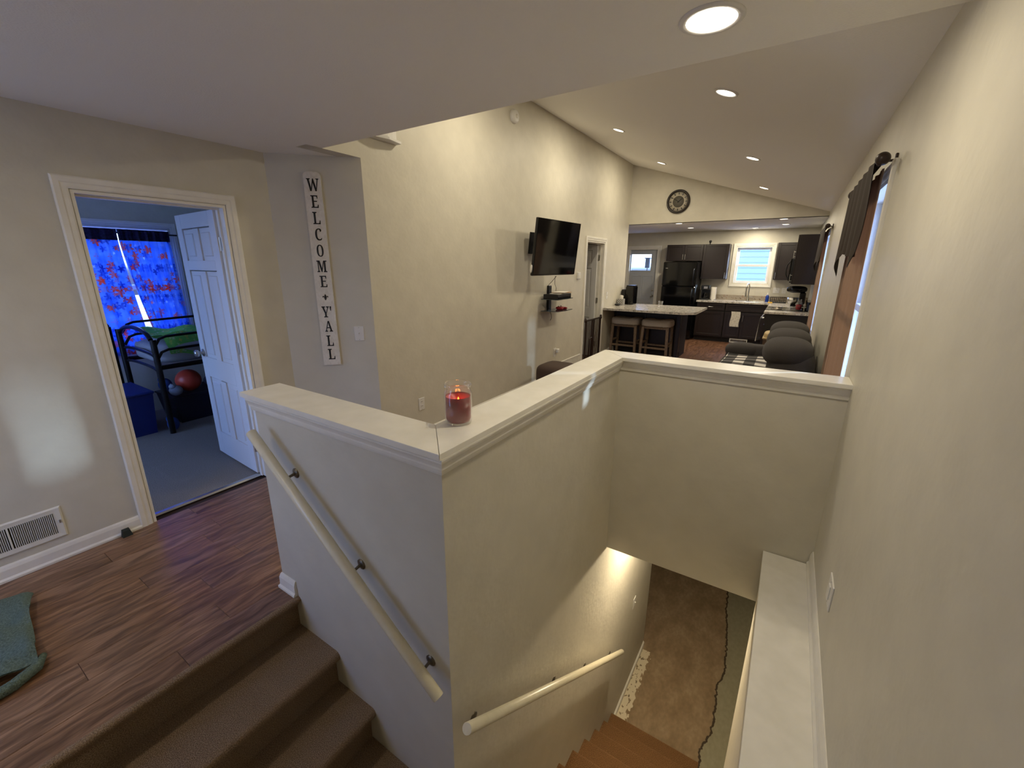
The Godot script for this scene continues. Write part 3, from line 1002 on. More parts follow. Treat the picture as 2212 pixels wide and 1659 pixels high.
func build_openings() -> void:
	# bedroom door
	var d := setting("door_1", V(-3.354, 0, -1.18), "white six panel bedroom door standing open with white casing")
	door_casing(d, V(-3.354, 0, 0), V(0, 0, -1), V(1, 0, 0), 0.80, 1.57, 2.05, 0.068, 0.12)
	var leaf := Node3D.new()
	leaf.name = "leaf"
	d.add_child(leaf)
	leaf.position = V(-3.452, 0.008, -1.548) - d.position
	leaf.rotation.y = PI - 0.06
	off[leaf] = Vector3.ZERO
	panel_door(leaf, 0.735, 2.02, M.door)
	knob(leaf, V(0.67, 0.93, -0.0175), V(0, 0, -1), M.steel)
	knob(leaf, V(0.67, 0.93, 0.0175), V(0, 0, 1), M.steel)
	for y in [0.25, 1.05, 1.80]:
		door_hinge(d, V(-3.447, y, -1.545), V(-1, 0, 0))
	var m := mb()
	m.hexa([V(-3.472, 0.0, -0.816), V(-3.42, 0.0, -0.816), V(-3.42, 0.0, -1.554), V(-3.472, 0.0, -1.554), V(-3.462, 0.010, -0.816), V(-3.432, 0.010, -0.816), V(-3.432, 0.010, -1.554), V(-3.462, 0.010, -1.554)])
	part(d, "threshold", m, M.steel)
	# door in the long wall
	d = setting("door_2", V(-2.88, 0, -7.1), "white panel door ajar in the long wall behind the baby gate")
	door_casing(d, V(-2.88, 0, 0), V(0, 0, -1), V(1, 0, 0), 6.73, 7.51, 2.05, 0.068, 0.12)
	leaf = Node3D.new()
	leaf.name = "leaf"
	d.add_child(leaf)
	leaf.position = V(-2.985, 0.008, -7.47) - d.position
	leaf.rotation.y = PI - 0.12
	off[leaf] = Vector3.ZERO
	panel_door(leaf, 0.735, 2.02, M.door)
	knob(leaf, V(0.67, 0.93, -0.0175), V(0, 0, -1), M.steel)
	for y in [0.25, 1.05, 1.80]:
		door_hinge(d, V(-2.972, y, -7.475), V(-1, 0, 0))
	# kitchen outside door with a small light
	d = setting("door_3", V(-3.25, 0, -11.2), "pale grey kitchen door with a small bright window pane")
	door_casing(d, V(0, 0, -11.2), V(1, 0, 0), V(0, 0, 1), -3.61, -2.90, 2.06, 0.075, 0.15)
	m = mb()
	var z0 := -11.25
	var z1 := -11.29
	m.box(V(-3.594, 0.01, z0), V(-2.916, 1.53, z1), 0.002)
	m.box(V(-3.594, 1.945, z0), V(-2.916, 2.044, z1), 0.002)
	m.box(V(-3.594, 1.53, z0), V(-3.575, 1.945, z1))
	m.box(V(-3.055, 1.53, z0), V(-2.916, 1.945, z1))
	part(d, "slab", m, M.grey_door)
	m = mb()
	m.sweep(V(0, 0, z0), V(1, 0, 0), V(0, 1, 0), V(0, 0, 1), [Vector2(-3.575, 1.53), Vector2(-3.575, 1.945), Vector2(-3.055, 1.945), Vector2(-3.055, 1.53)], [Vector2(-1, -1), Vector2(-1, 1), Vector2(1, 1), Vector2(1, -1)], [[-0.01, 0.0], [-0.01, 0.01], [0.016, 0.008], [0.018, 0.0]], true)
	part(d, "light_frame", m, M.grey_door)
	m = mb()
	m.box(V(-3.575, 1.53, -11.268), V(-3.055, 1.945, -11.272))
	part(d, "pane", m, M.glass)
	for r in [[0.2, 0.75], [0.85, 1.4]]:
		for c in [[-3.5, -3.29], [-3.22, -3.01]]:
			m = mb()
			m.sweep(V(0, 0, z0), V(1, 0, 0), V(0, 1, 0), V(0, 0, 1), [Vector2(c[0], r[0]), Vector2(c[0], r[1]), Vector2(c[1], r[1]), Vector2(c[1], r[0])], [Vector2(-1, -1), Vector2(-1, 1), Vector2(1, 1), Vector2(1, -1)], [[0.0, 0.0], [0.006, 0.007], [0.014, 0.007], [0.02, 0.0]], true)
			part(d, "panel_moulding", m, M.grey_door)
	knob(d, V(-2.975, 0.92, z0), V(0, 0, 1), M.steel)
	m = mb()
	m.lathe(V(-2.975, 1.06, z0), [[0.0, 0.0], [0.03, 0.0], [0.03, 0.012], [0.018, 0.02], [0.0, 0.022]], 16, Vector3.BACK)
	part(d, "deadbolt", m, M.steel)
	# window at the hall's end behind the viewer
	var hw := setting("window_6", V(-2.6, 0.25, 1.2), "tall window at the end of the hall")
	window_unit(hw, V(0, 0, 1.2), V(1, 0, 0), V(0, 0, -1), -2.90, -2.28, 0.45, 1.95, 0.15, 0.06)
	# bedroom front window, out of view
	var bw := setting("window_5", V(-4.9, 0.8, 1.2), "bedroom front window")
	window_unit(bw, V(0, 0, 1.2), V(1, 0, 0), V(0, 0, -1), -5.8, -4.1, 0.7, 2.10, 0.15, 0.06)
	# kitchen window
	var w := setting("window_1", V(-0.81, 1.2, -11.2), "white framed sash window over the kitchen sink")
	window_unit(w, V(0, 0, -11.2), V(1, 0, 0), V(0, 0, 1), -1.165, -0.455, 1.275, 2.08, 0.15, 0.068)

func build_lights() -> void:
	downlight(V(-0.348, 2.44, -1.73), V(0, -1, 0), "large recessed light in the flat ceiling above the stairwell", 0.75, 0.078, "")
	downlight(V(-2.35, 2.44, 0.55), V(0, -1, 0), "recessed light in the flat hall ceiling near the hall window", 0.62, 0.078, "")
	var vn := V(-0.314, -1, 0).normalized()
	var spots := [
		[-0.56, -3.5, "recessed light in the sloped ceiling nearest the flat ceiling edge"],
		[-2.05, -3.5, "recessed light in the sloped ceiling hidden behind the flat ceiling edge"],
		[-2.05, -5.57, "recessed light high in the sloped ceiling above the television"],
		[-0.555, -5.62, "recessed light low in the sloped ceiling, middle of its row"],
		[-2.05, -7.6, "recessed light high in the sloped ceiling next to the clock wall"],
		[-0.56, -7.75, "recessed light low in the sloped ceiling next to the clock wall"]]
	for s in spots:
		downlight(V(s[0], vault(s[0]), s[1]), vn, s[2], 0.95, 0.062, "sloped ceiling lights")
	for s in [[-1.98, -8.95, "kitchen ceiling light in front of the fridge, nearer the living room"], [-1.98, -10.08, "kitchen ceiling light right above the fridge"], [-0.82, -10.72, "kitchen ceiling light above the sink window"], [-0.28, -8.95, "kitchen ceiling light nearest the right-hand cabinets and living room"], [-0.27, -10.07, "kitchen ceiling light above the stove corner"]]:
		downlight(V(s[0], 2.44, s[1]), V(0, -1, 0), s[2], 0.9, 0.06, "kitchen ceiling lights")
	# bare cellar lamp just past the opening
	var o := thing("cellar_lamp", "round cellar ceiling lamp behind the stairwell opening", "lamp", V(-0.62, -0.40, -3.35))
	var m := mb()
	m.lathe(V(-0.62, -0.372, -3.35), [[0.0, 0.03], [0.055, 0.03], [0.06, 0.0]], 20, Vector3.DOWN)
	part(o, "base", m, M.white)
	m = mb()
	m.lathe(V(-0.62, -0.40, -3.35), [[0.018, 0.0], [0.03, 0.03], [0.034, 0.055], [0.024, 0.08], [0.0, 0.09]], 16, Vector3.DOWN)
	part(o, "bulb", m, glow(Color(1.0, 0.86, 0.6), 4.0))
	var l := OmniLight3D.new()
	l.name = "lamp"
	l.light_color = Color(1.0, 0.92, 0.78)
	l.light_energy = 1.0
	l.light_size = 0.03
	l.omni_range = 14.0
	l.omni_attenuation = 2.0
	l.shadow_enabled = true
	o.add_child(l)
	l.position = V(-0.62, -0.45, -3.35) - o.position

func build_near_objects() -> void:
	var m := mb()
	# candle jar on the half wall cap
	var c := V(-0.985, 1.0952, -1.165)
	var o := thing("candle_jar", "red candle burning in a clear glass jar on the white cap", "candle", c)
	m.lathe(c, [[0.0, 0.0], [0.042, 0.0], [0.050, 0.006], [0.052, 0.02], [0.052, 0.115], [0.050, 0.122], [0.046, 0.128], [0.044, 0.138], [0.050, 0.143], [0.050, 0.152], [0.047, 0.155], [0.044, 0.152], [0.041, 0.138], [0.043, 0.128], [0.047, 0.120], [0.048, 0.112], [0.048, 0.02], [0.044, 0.008], [0.0, 0.006]], 40)
	part(o, "jar", m, M.jar)
	m = mb()
	m.lathe(c + V(0, 0.0075, 0), [[0.0, 0.0], [0.043, 0.001], [0.0472, 0.012], [0.0472, 0.098], [0.044, 0.092], [0.026, 0.080], [0.018, 0.064], [0.0, 0.060]], 32)
	part(o, "wax", m, M.wax)
	m = mb()
	m.tube([c + V(0, 0.066, 0), c + V(0.001, 0.08, 0)], 0.0012, 6)
	part(o, "wick", m, M.dark)
	m = mb()
	m.lathe(c + V(0.001, 0.077, 0), [[0.0, 0.0], [0.004, 0.004], [0.005, 0.009], [0.003, 0.017], [0.0, 0.024]], 12)
	part(o, "flame", m, M.flame)
	var l := OmniLight3D.new()
	l.name = "flame_light"
	l.light_color = Color(1.0, 0.55, 0.2)
	l.light_energy = 0.002
	l.light_size = 0.01
	l.omni_range = 6.0
	l.omni_attenuation = 2.0
	l.shadow_enabled = true
	o.add_child(l)
	l.position = V(0.001, 0.088, 0)
	# welcome board on the angled wall
	var sdir := V(1, 0, -1).normalized()
	var sn := V(1, 0, 1).normalized()
	var org := V(-3.354, 0, -1.888)
	var s := thing("welcome_sign", "tall white wooden board with black lettering WELCOME Y'ALL", "sign", org + sdir * 0.314 + V(0, 1.59, 0), "", true)
	s.basis = Basis(sdir, Vector3.UP, sn)
	var poly := []
	for k in 13:
		var th := PI * k / 12.0
		poly.append(Vector2(signf(cos(th)) * pow(absf(cos(th)), 0.55) * 0.0615, 0.690 + 0.048 * pow(sin(th), 0.7)))
	poly.append(Vector2(-0.0655, -0.73))
	poly.append(Vector2(0.0655, -0.73))
	m = mb()
	m.prism(poly, Vector3.ZERO, V(1, 0, 0), V(0, 1, 0), V(0, 0, 1), 0.001, 0.02)
	part(s, "board", m, M.sign)
	var font := SystemFont.new()
	font.font_names = PackedStringArray(["Droid Serif"])
	font.font_weight = 700
	for k in [["W", 2.234, 0.66], ["E", 2.118, 0.72], ["L", 2.002, 0.72], ["C", 1.884, 0.66], ["O", 1.766, 0.60], ["M", 1.648, 0.66], ["E", 1.533, 0.72], ["Y'", 1.295, 0.66], ["A", 1.179, 0.64], ["L", 1.061, 0.72], ["L", 0.949, 0.72]]:
		var t := TextMesh.new()
		t.text = k[0]
		t.font = font
		t.font_size = 64
		t.pixel_size = 0.0019
		t.depth = 0.002
		t.curve_step = 1.0
		var tm := MeshInstance3D.new()
		tm.name = "letter"
		tm.mesh = t
		tm.material_override = M.ink
		s.add_child(tm, true)
		tm.position = V(0.002 if k[0] != "Y'" else 0.004, k[1] - 1.59, 0.0208)
		tm.scale = V(k[2], 1.0, 1.0)
	var fl := []
	for p in [[0, 0.026], [0.007, 0.012], [0.006, 0.002], [0.012, 0.010], [0.020, 0.008], [0.022, 0.000], [0.017, -0.003], [0.016, 0.002], [0.011, 0.001], [0.006, -0.006], [0.012, -0.006], [0.012, -0.010], [0.005, -0.010], [0.006, -0.018], [0.0, -0.024]]:
		fl.append(Vector2(p[0], p[1]))
	for i in range(13, 0, -1):
		fl.append(Vector2(-fl[i].x, fl[i].y))
	m = mb()
	m.prism(fl, V(0.003, 1.413 - 1.59, 0.0198), V(1, 0, 0), V(0, 1, 0), V(0, 0, 1), 0.0, 0.002)
	part(s, "fleur_ornament", m, M.ink)
	outlet_plate("light_switch", "white light switch on the angled wall beside the welcome board", "switch", org + sdir * 0.545 + V(0, 1.113, 0), sn, 0.076, 0.12, "switch")
	outlet_plate("wall_outlet", "white wall outlet low behind the candle", "outlet", V(-2.88, 0.352, -2.853), V(1, 0, 0), 0.078, 0.122, "outlet")
	outlet_plate("light_switch", "white triple plate on the wall above the stairwell ledge", "switch", V(0.337, 0.335, -2.0), V(-1, 0, 0), 0.118, 0.12, "rocker")
	# wall register on the left wall
	o = thing("wall_register", "white metal air register low on the hall wall", "vent", V(-3.354, 0.23, -0.24))
	m = mb()
	var xw := -3.354
	m.sweep(V(xw, 0, 0), V(0, 0, -1), V(0, 1, 0), V(1, 0, 0), [Vector2(0.02, 0.165), Vector2(0.02, 0.292), Vector2(0.383, 0.292), Vector2(0.383, 0.165)], [Vector2(-1, -1), Vector2(-1, 1), Vector2(1, 1), Vector2(1, -1)], [[0.0, 0.0], [0.0, 0.006], [0.024, 0.008], [0.032, 0.003], [0.032, 0.0]], true)
	part(o, "frame", m, M.register)
	bx(o, "backing", M.dark, V(xw + 0.0005, 0.165, -0.02), V(xw + 0.001, 0.292, -0.383), 0.0)
	bx(o, "divider", M.register, V(xw + 0.001, 0.165, -0.2), V(xw + 0.008, 0.292, -0.208), 0.001)
	var zz := -0.026
	while zz > -0.38:
		if absf(zz + 0.204) > 0.008:
			m = mb()
			m.hexa([V(xw + 0.001, 0.165, zz), V(xw + 0.007, 0.165, zz - 0.003), V(xw + 0.007, 0.165, zz - 0.0045), V(xw + 0.001, 0.165, zz - 0.0015), V(xw + 0.001, 0.292, zz), V(xw + 0.007, 0.292, zz - 0.003), V(xw + 0.007, 0.292, zz - 0.0045), V(xw + 0.001, 0.292, zz - 0.0015)])
			part(o, "slat", m, M.register)
		zz -= 0.0075
	m = mb()
	m.box(V(xw + 0.006, 0.225, -0.394), V(xw + 0.016, 0.245, -0.402), 0.002)
	part(o, "damper_lever", m, M.steel)
	# dark rubber block against the baseboard
	o = thing("door_wedge", "small dark green block against the hall baseboard", "wedge", V(-3.31, 0, -0.65))
	m = mb()
	m.hexa([V(-3.331, 0.0005, -0.625), V(-3.296, 0.0005, -0.625), V(-3.296, 0.0005, -0.675), V(-3.331, 0.0005, -0.675), V(-3.331, 0.045, -0.632), V(-3.306, 0.038, -0.632), V(-3.306, 0.038, -0.668), V(-3.331, 0.045, -0.668)])
	part(o, "block", m, M.stopper)
	# teal towel lying on the hall floor
	o = thing("bath_towel", "crumpled grey-green towel lying on the hall floor", "towel", V(-2.85, 0, 0.05))
	m = mb()
	var tw := func(u: float, v: float) -> Vector3:
		var a := V(-3.06, 0, -0.20).lerp(V(-2.46, 0, -0.10), u)
		var b := V(-3.20, 0, 0.45).lerp(V(-2.50, 0, 0.42), u)
		var p := a.lerp(b, v)
		p.z += 0.01 * sin(u * 5.0) * (1.0 - v)
		p.y = 0.008 + 0.022 * absf(sin(u * 6.0 + v * 4.0 + 0.8 * sin(v * 7.0))) + 0.018 * absf(sin(v * 10.0 - u * 4.0 + sin(u * 9.0))) + 0.035 * exp(-pow((u - 0.90) / 0.06, 2.0)) * clampf(1.2 - v * 2.0, 0, 1) + 0.02 * exp(-pow((v - 0.03) / 0.05, 2.0))
		return p
	m.sheet(48, 36, tw, 0.006, Vector3.UP)
	part(o, "cloth", m, M.towel)
	m = mb()
	m.tube([V(-2.50, 0.024, -0.13), V(-2.44, 0.026, -0.10), V(-2.40, 0.026, -0.03), V(-2.39, 0.024, 0.06), V(-2.42, 0.024, 0.18)], [0.012, 0.022, 0.024, 0.022, 0.014], 14)
	part(o, "rolled_edge", m, M.towel)

func build_tv_wall() -> void:
	var X := -2.88
	# television on a tilting arm
	var c := V(-2.465, 1.862, -4.87)
	var t := thing("television", "wall-mounted black flat television tilted downwards", "television", c, "", true)
	t.basis = Basis(V(0, 1, 0), -0.08) * Basis(V(0, 0, -1), V(0, 1, 0), V(1, 0, 0)) * Basis(V(1, 0, 0), 0.108)
	var m := mb()
	m.box(V(-0.485, -0.318, -0.035), V(0.485, 0.318, 0.0), 0.006)
	part(t, "casing", m, M.black_plastic)
	m = mb()
	m.sweep(Vector3.ZERO, V(1, 0, 0), V(0, 1, 0), V(0, 0, 1), [Vector2(-0.473, -0.301), Vector2(-0.473, 0.306), Vector2(0.473, 0.306), Vector2(0.473, -0.301)], [Vector2(-1, -1), Vector2(-1, 1), Vector2(1, 1), Vector2(1, -1)], [[0.0, 0.0], [0.0, 0.004], [0.010, 0.004], [0.012, 0.0]], true)
	part(t, "bezel", m, M.black_gloss)
	bx(t, "screen", M.screen, V(-0.473, -0.301, 0.0002), V(0.473, 0.306, 0.0018), 0.0)
	m = mb()
	m.box(V(-0.2, -0.16, -0.055), V(0.2, 0.16, -0.035), 0.004)
	m.tube([V(0.0, 0.0, -0.05), V(0.20, 0.0, -0.20), V(0.03, 0.04, -0.36)], 0.022, 8)
	m.tube([V(0.20, -0.06, -0.20), V(0.20, 0.06, -0.20)], 0.026, 10)
	m.box(V(-0.08, -0.10, -0.385), V(0.12, 0.16, -0.355), 0.003)
	part(t, "wall_mount", m, M.black_metal)
	m = mb()
	m.soft(V(-0.497, -0.24, -0.02), V(0.011, 0.045, 0.012), 3.0, 6)
	part(t, "side_sensor", m, M.white)
	# shelf with glass tiers
	var s := thing("media_shelf", "small black wall shelf with two glass tiers under the television", "shelf", V(X, 1.05, -5.55))
	bx(s, "column", M.black_metal, V(X, 1.03, -5.47), V(X + 0.035, 1.39, -5.39), 0.004)
	for y in [1.215, 1.055]:
		m = mb()
		m.prism([Vector2(X + 0.035, -5.16), Vector2(X + 0.28, -5.20), Vector2(X + 0.30, -5.43), Vector2(X + 0.28, -5.66), Vector2(X + 0.035, -5.70)], Vector3.ZERO, V(1, 0, 0), V(0, 0, 1), Vector3.UP, y, y + 0.008)
		part(s, "glass_tier", m, mat(rgb(60, 70, 74), 0.05))
		bx(s, "support", M.black_metal, V(X + 0.03, y - 0.018, -5.50), V(X + 0.20, y, -5.36), 0.003)
	var b := thing("media_box", "black cable box on the upper glass tier", "electronics", V(X + 0.15, 1.223, -5.43))
	bx(b, "case", M.black_plastic, V(X + 0.05, 1.2232, -5.20), V(X + 0.26, 1.285, -5.64), 0.004)
	bx(b, "front_panel", M.black_gloss, V(X + 0.259, 1.228, -5.22), V(X + 0.262, 1.28, -5.62), 0.001)
	for k in [[1.2856, -5.30, -5.60, 0.004, M.paper, "stack of white envelopes on the cable box", 0.05], [1.2932, -5.40, -5.67, 0.006, M.tan_paper, "tan envelope on the pile over the cable box", -0.1], [1.3018, -5.36, -5.70, 0.003, M.paper, "open white letter on top of the cable box pile", 0.2]]:
		var e := thing("envelope", k[5], "envelope", V(X + 0.16, k[0], (k[1] + k[2]) * 0.5), "mail on the cable box", true)
		e.rotation.y = k[6]
		var em := mb()
		em.box(V(-0.085, 0.0, (k[2] - k[1]) * 0.5), V(0.085, k[3], (k[1] - k[2]) * 0.5), 0.001)
		em.prism([Vector2(-0.085, -0.1), Vector2(0.0, 0.0), Vector2(0.085, -0.1)], V(0, k[3], 0), V(1, 0, 0), V(0, 0, 1), Vector3.UP, 0.0, 0.0006)
		part(e, "paper", em, k[4])
	b = thing("red_game_pad", "dark red gamepad on the lower glass tier", "gamepad", V(X + 0.16, 1.063, -5.50))
	m = mb()
	m.soft(V(X + 0.16, 1.083, -5.50), V(0.05, 0.02, 0.07), 3.0, 8)
	m.soft(V(X + 0.19, 1.078, -5.43), V(0.05, 0.016, 0.025), 2.5, 8)
	m.soft(V(X + 0.19, 1.078, -5.57), V(0.05, 0.016, 0.025), 2.5, 8)
	part(b, "body", m, M.red)
	m = mb()
	for z in [-5.46, -5.54]:
		m.lathe(V(X + 0.155, 1.100, z), [[0.008, 0.0], [0.008, 0.008], [0.011, 0.010], [0.0, 0.013]], 10)
	part(b, "thumbstick", m, M.black_plastic)
	# cables
	var n := 0
	for path in [
		[V(-2.53, 1.53, -4.95), V(-2.66, 1.42, -5.20), V(-2.80, 1.36, -5.52), V(-2.82, 1.312, -5.55)],
		[V(-2.55, 1.53, -5.02), V(-2.72, 1.45, -5.22), V(-2.84, 1.40, -5.36), V(-2.85, 1.33, -5.37)],
		[V(-2.84, 1.38, -5.40), V(-2.76, 1.37, -5.30), V(-2.74, 1.30, -5.22), V(-2.80, 1.27, -5.22)],
		[V(-2.86, 1.05, -5.45), V(-2.84, 0.98, -5.47), V(-2.84, 0.93, -5.48), V(-2.85, 0.90, -5.46)]]:
		var cv := Curve3D.new()
		for i in path.size():
			var tg: Vector3 = (path[mini(i + 1, 3)] - path[maxi(i - 1, 0)]) * 0.2
			cv.add_point(path[i], -tg, tg)
		var pts := []
		for k in 17:
			pts.append(cv.sample_baked(cv.get_baked_length() * k / 16.0))
		var cb := thing("power_cable", ["black cable from the television to the cable box", "second black cable hanging beside the first under the television", "black cable looping over the shelf's left edge", "short loose cable end below the media shelf"][n], "cable", path[0])
		m = mb()
		m.tube(pts, 0.0035, 8)
		part(cb, "cord", m, M.black_plastic)
		n += 1
	# wall fittings
	var o := thing("motion_sensor", "small white box sensor on the wall left of the panel door", "sensor", V(X, 1.50, -6.42))
	bx(o, "case", M.white, V(X, 1.455, -6.38), V(X + 0.035, 1.56, -6.455), 0.006)
	bx(o, "front_lens", M.paper, V(X + 0.034, 1.47, -6.392), V(X + 0.039, 1.515, -6.443), 0.002)
	outlet_plate("light_switch", "white light switch between the panel door and the kitchen peninsula", "switch", V(X, 1.125, -7.76), V(1, 0, 0), 0.078, 0.122, "switch")
	o = outlet_plate("wall_outlet", "white outlet with a plug-in under the media shelf", "outlet", V(X, 0.39, -5.69), V(1, 0, 0), 0.08, 0.13, "outlet")
	bx(o, "plug", M.white, V(0.01, -0.005, 0.008), V(0.075, 0.05, 0.05), 0.006)
	o = thing("return_grille", "long white return air grille at the foot of the television wall", "vent", V(X, 0.16, -6.2))
	m = mb()
	m.sweep(V(X, 0, 0), V(0, 0, -1), V(0, 1, 0), V(1, 0, 0), [Vector2(5.82, 0.03), Vector2(5.82, 0.18), Vector2(6.62, 0.18), Vector2(6.62, 0.03)], [Vector2(-1, -1), Vector2(-1, 1), Vector2(1, 1), Vector2(1, -1)], [[0.0, 0.0], [0.0, 0.008], [0.022, 0.010], [0.026, 0.0]], true)
	part(o, "frame", m, M.register)
	bx(o, "backing", M.register, V(X, 0.03, -5.82), V(X + 0.003, 0.18, -6.62), 0.0)
	for k in 30:
		var z := -5.835 - k * 0.0265
		bx(o, "slat", M.register, V(X + 0.002, 0.032, z), V(X + 0.008, 0.178, z - 0.012), 0.001)
	# smoke alarm and chime box
	o = thing("smoke_alarm", "round white smoke alarm high on the long wall", "smoke alarm", V(X, 3.252, -4.50))
	m = mb()
	m.lathe(V(X, 3.252, -4.50), [[0.072, 0.0], [0.072, 0.016], [0.066, 0.034], [0.045, 0.042], [0.0, 0.043]], 28, V(1, 0, 0))
	part(o, "housing", m, M.white)
	m = mb()
	m.lathe(V(X + 0.042, 3.252, -4.50), [[0.02, 0.0], [0.02, 0.003], [0.0, 0.004]], 16, V(1, 0, 0))
	part(o, "test_button", m, M.paper)
	o = thing("door_chime", "white door chime box half hidden by the flat ceiling edge", "door chime", V(X, 2.66, -2.60))
	m = mb()
	var cp := []
	for k in 9:
		var th := -PI / 2 + PI * k / 8.0
		cp.append(Vector2(0.075 * cos(th), 0.14 * sin(th)))
	m.prism(cp, V(X, 2.60, -2.58), V(1, 0, 0), V(0, 0, 1), Vector3.UP, 0.02, 0.20)
	m.prism([Vector2(0, -0.15), Vector2(0.06, -0.15), Vector2(0.09, 0.0), Vector2(0.06, 0.15), Vector2(0, 0.15)], V(X, 2.60, -2.58), V(1, 0, 0), V(0, 0, 1), Vector3.UP, 0.0, 0.018)
	part(o, "cover", m, M.white)
	# baby gate across the door
	var g := thing("baby_gate", "dark brown metal baby gate across the panel door", "gate", V(-2.84, 0, -7.08))
	var gx := -2.845
	for z in [-6.755, -7.04, -7.12, -7.42]:
		m = mb()
		m.box(V(gx - 0.012, 0.02, z - 0.012), V(gx + 0.012, 0.765, z + 0.012), 0.003)
		part(g, "post", m, M.gate)
	for y in [0.03, 0.755]:
		m = mb()
		m.box(V(gx - 0.012, y - 0.012, -6.74), V(gx + 0.012, y + 0.012, -7.44), 0.003)
		part(g, "crossbar", m, M.gate)
	for z in [-6.81, -6.865, -6.92, -6.975, -7.19, -7.25, -7.31, -7.365]:
		m = mb()
		m.tube([V(gx, 0.03, z), V(gx, 0.755, z)], 0.006, 8)
		part(g, "bar", m, M.gate)
	m = mb()
	var arch := [V(gx + 0.006, 0.05, -6.93)]
	for k in 9:
		var th := PI * k / 8.0
		arch.append(V(gx + 0.006, 0.38 + 0.06 * sin(th), -7.01 + 0.08 * cos(th)))
	arch.append(V(gx + 0.006, 0.05, -7.09))
	m.tube(arch, 0.012, 8)
	part(g, "pet_door_frame", m, M.gate)
	for z in [-6.745, -7.435]:
		m = mb()
		m.lathe(V(gx, 0.76, z), [[0.0, -0.03], [0.02, -0.03], [0.022, 0.0], [0.018, 0.04], [0.0, 0.045]], 12)
		part(g, "pressure_cup", m, M.gate)
	# brown ottoman showing above the cap
	o = thing("ottoman", "dark brown upholstered ottoman peeking over the half wall", "ottoman", V(-2.45, 0, -4.75))
	m = mb()
	m.soft(V(-2.45, 0.25, -4.95), V(0.24, 0.16, 0.24), 5.0, 10)
	part(o, "cushion", m, mat(rgb(70, 54, 46), 0.8))
	for sx in [-1, 1]:
		for sz in [-1, 1]:
			m = mb()
			m.tube([V(-2.45 + 0.17 * sx, 0.0, -4.95 + 0.17 * sz), V(-2.45 + 0.16 * sx, 0.14, -4.95 + 0.16 * sz)], [0.014, 0.02], 8)
			part(o, "leg", m, M.gate)
	o = thing("robot_ball", "small dark round toy on the floor near the baby gate", "toy", V(-2.5, 0, -5.75))
	m = mb()
	m.soft(V(-2.55, 0.09, -5.85), V(0.09, 0.09, 0.09), 2.0, 8)
	part(o, "body", m, M.black_plastic)
	# clock on the gable wall
	o = thing("wall_clock", "round dark-rimmed clock on the gable wall", "clock", V(-1.985, 2.80, -8.75), "", true)
	m = mb()
	m.lathe(Vector3.ZERO, [[0.205, 0.0], [0.208, 0.02], [0.198, 0.042], [0.178, 0.042], [0.168, 0.022], [0.165, 0.008]], 48, Vector3.BACK)
	part(o, "rim", m, M.clock_rim)
	m = mb()
	m.lathe(V(0, 0, 0.006), [[0.168, 0.0], [0.168, 0.003], [0.0, 0.004]], 48, Vector3.BACK)
	part(o, "face", m, M.clock_face)
	m = mb()
	m.lathe(V(0, 0, 0.0095), [[0.10, 0.0], [0.098, 0.004], [0.0, 0.005]], 40, Vector3.BACK)
	part(o, "inner_disc", m, M.clock_mid)
	for k in 12:
		var th := TAU * k / 12.0
		m = mb()
		var r := V(sin(th), cos(th), 0)
		var q := V(cos(th), -sin(th), 0)
		m.hexa([r * 0.118 - q * 0.006 + V(0, 0, 0.009), r * 0.118 + q * 0.006 + V(0, 0, 0.009), r * 0.155 + q * 0.009 + V(0, 0, 0.009), r * 0.155 - q * 0.009 + V(0, 0, 0.009), r * 0.118 - q * 0.006 + V(0, 0, 0.012), r * 0.118 + q * 0.006 + V(0, 0, 0.012), r * 0.155 + q * 0.009 + V(0, 0, 0.012), r * 0.155 - q * 0.009 + V(0, 0, 0.012)])
		part(o, "hour_mark", m, M.clock_rim)
	for h in [[0.9, 0.085, 0.006], [5.3, 0.13, 0.0045]]:
		var r := V(sin(h[0]), cos(h[0]), 0)
		m = mb()
		m.tube([r * -0.02 + V(0, 0, 0.02), r * h[1] + V(0, 0, 0.02)], [h[2], h[2] * 0.5], 6)
		part(o, "hand", m, M.ink)

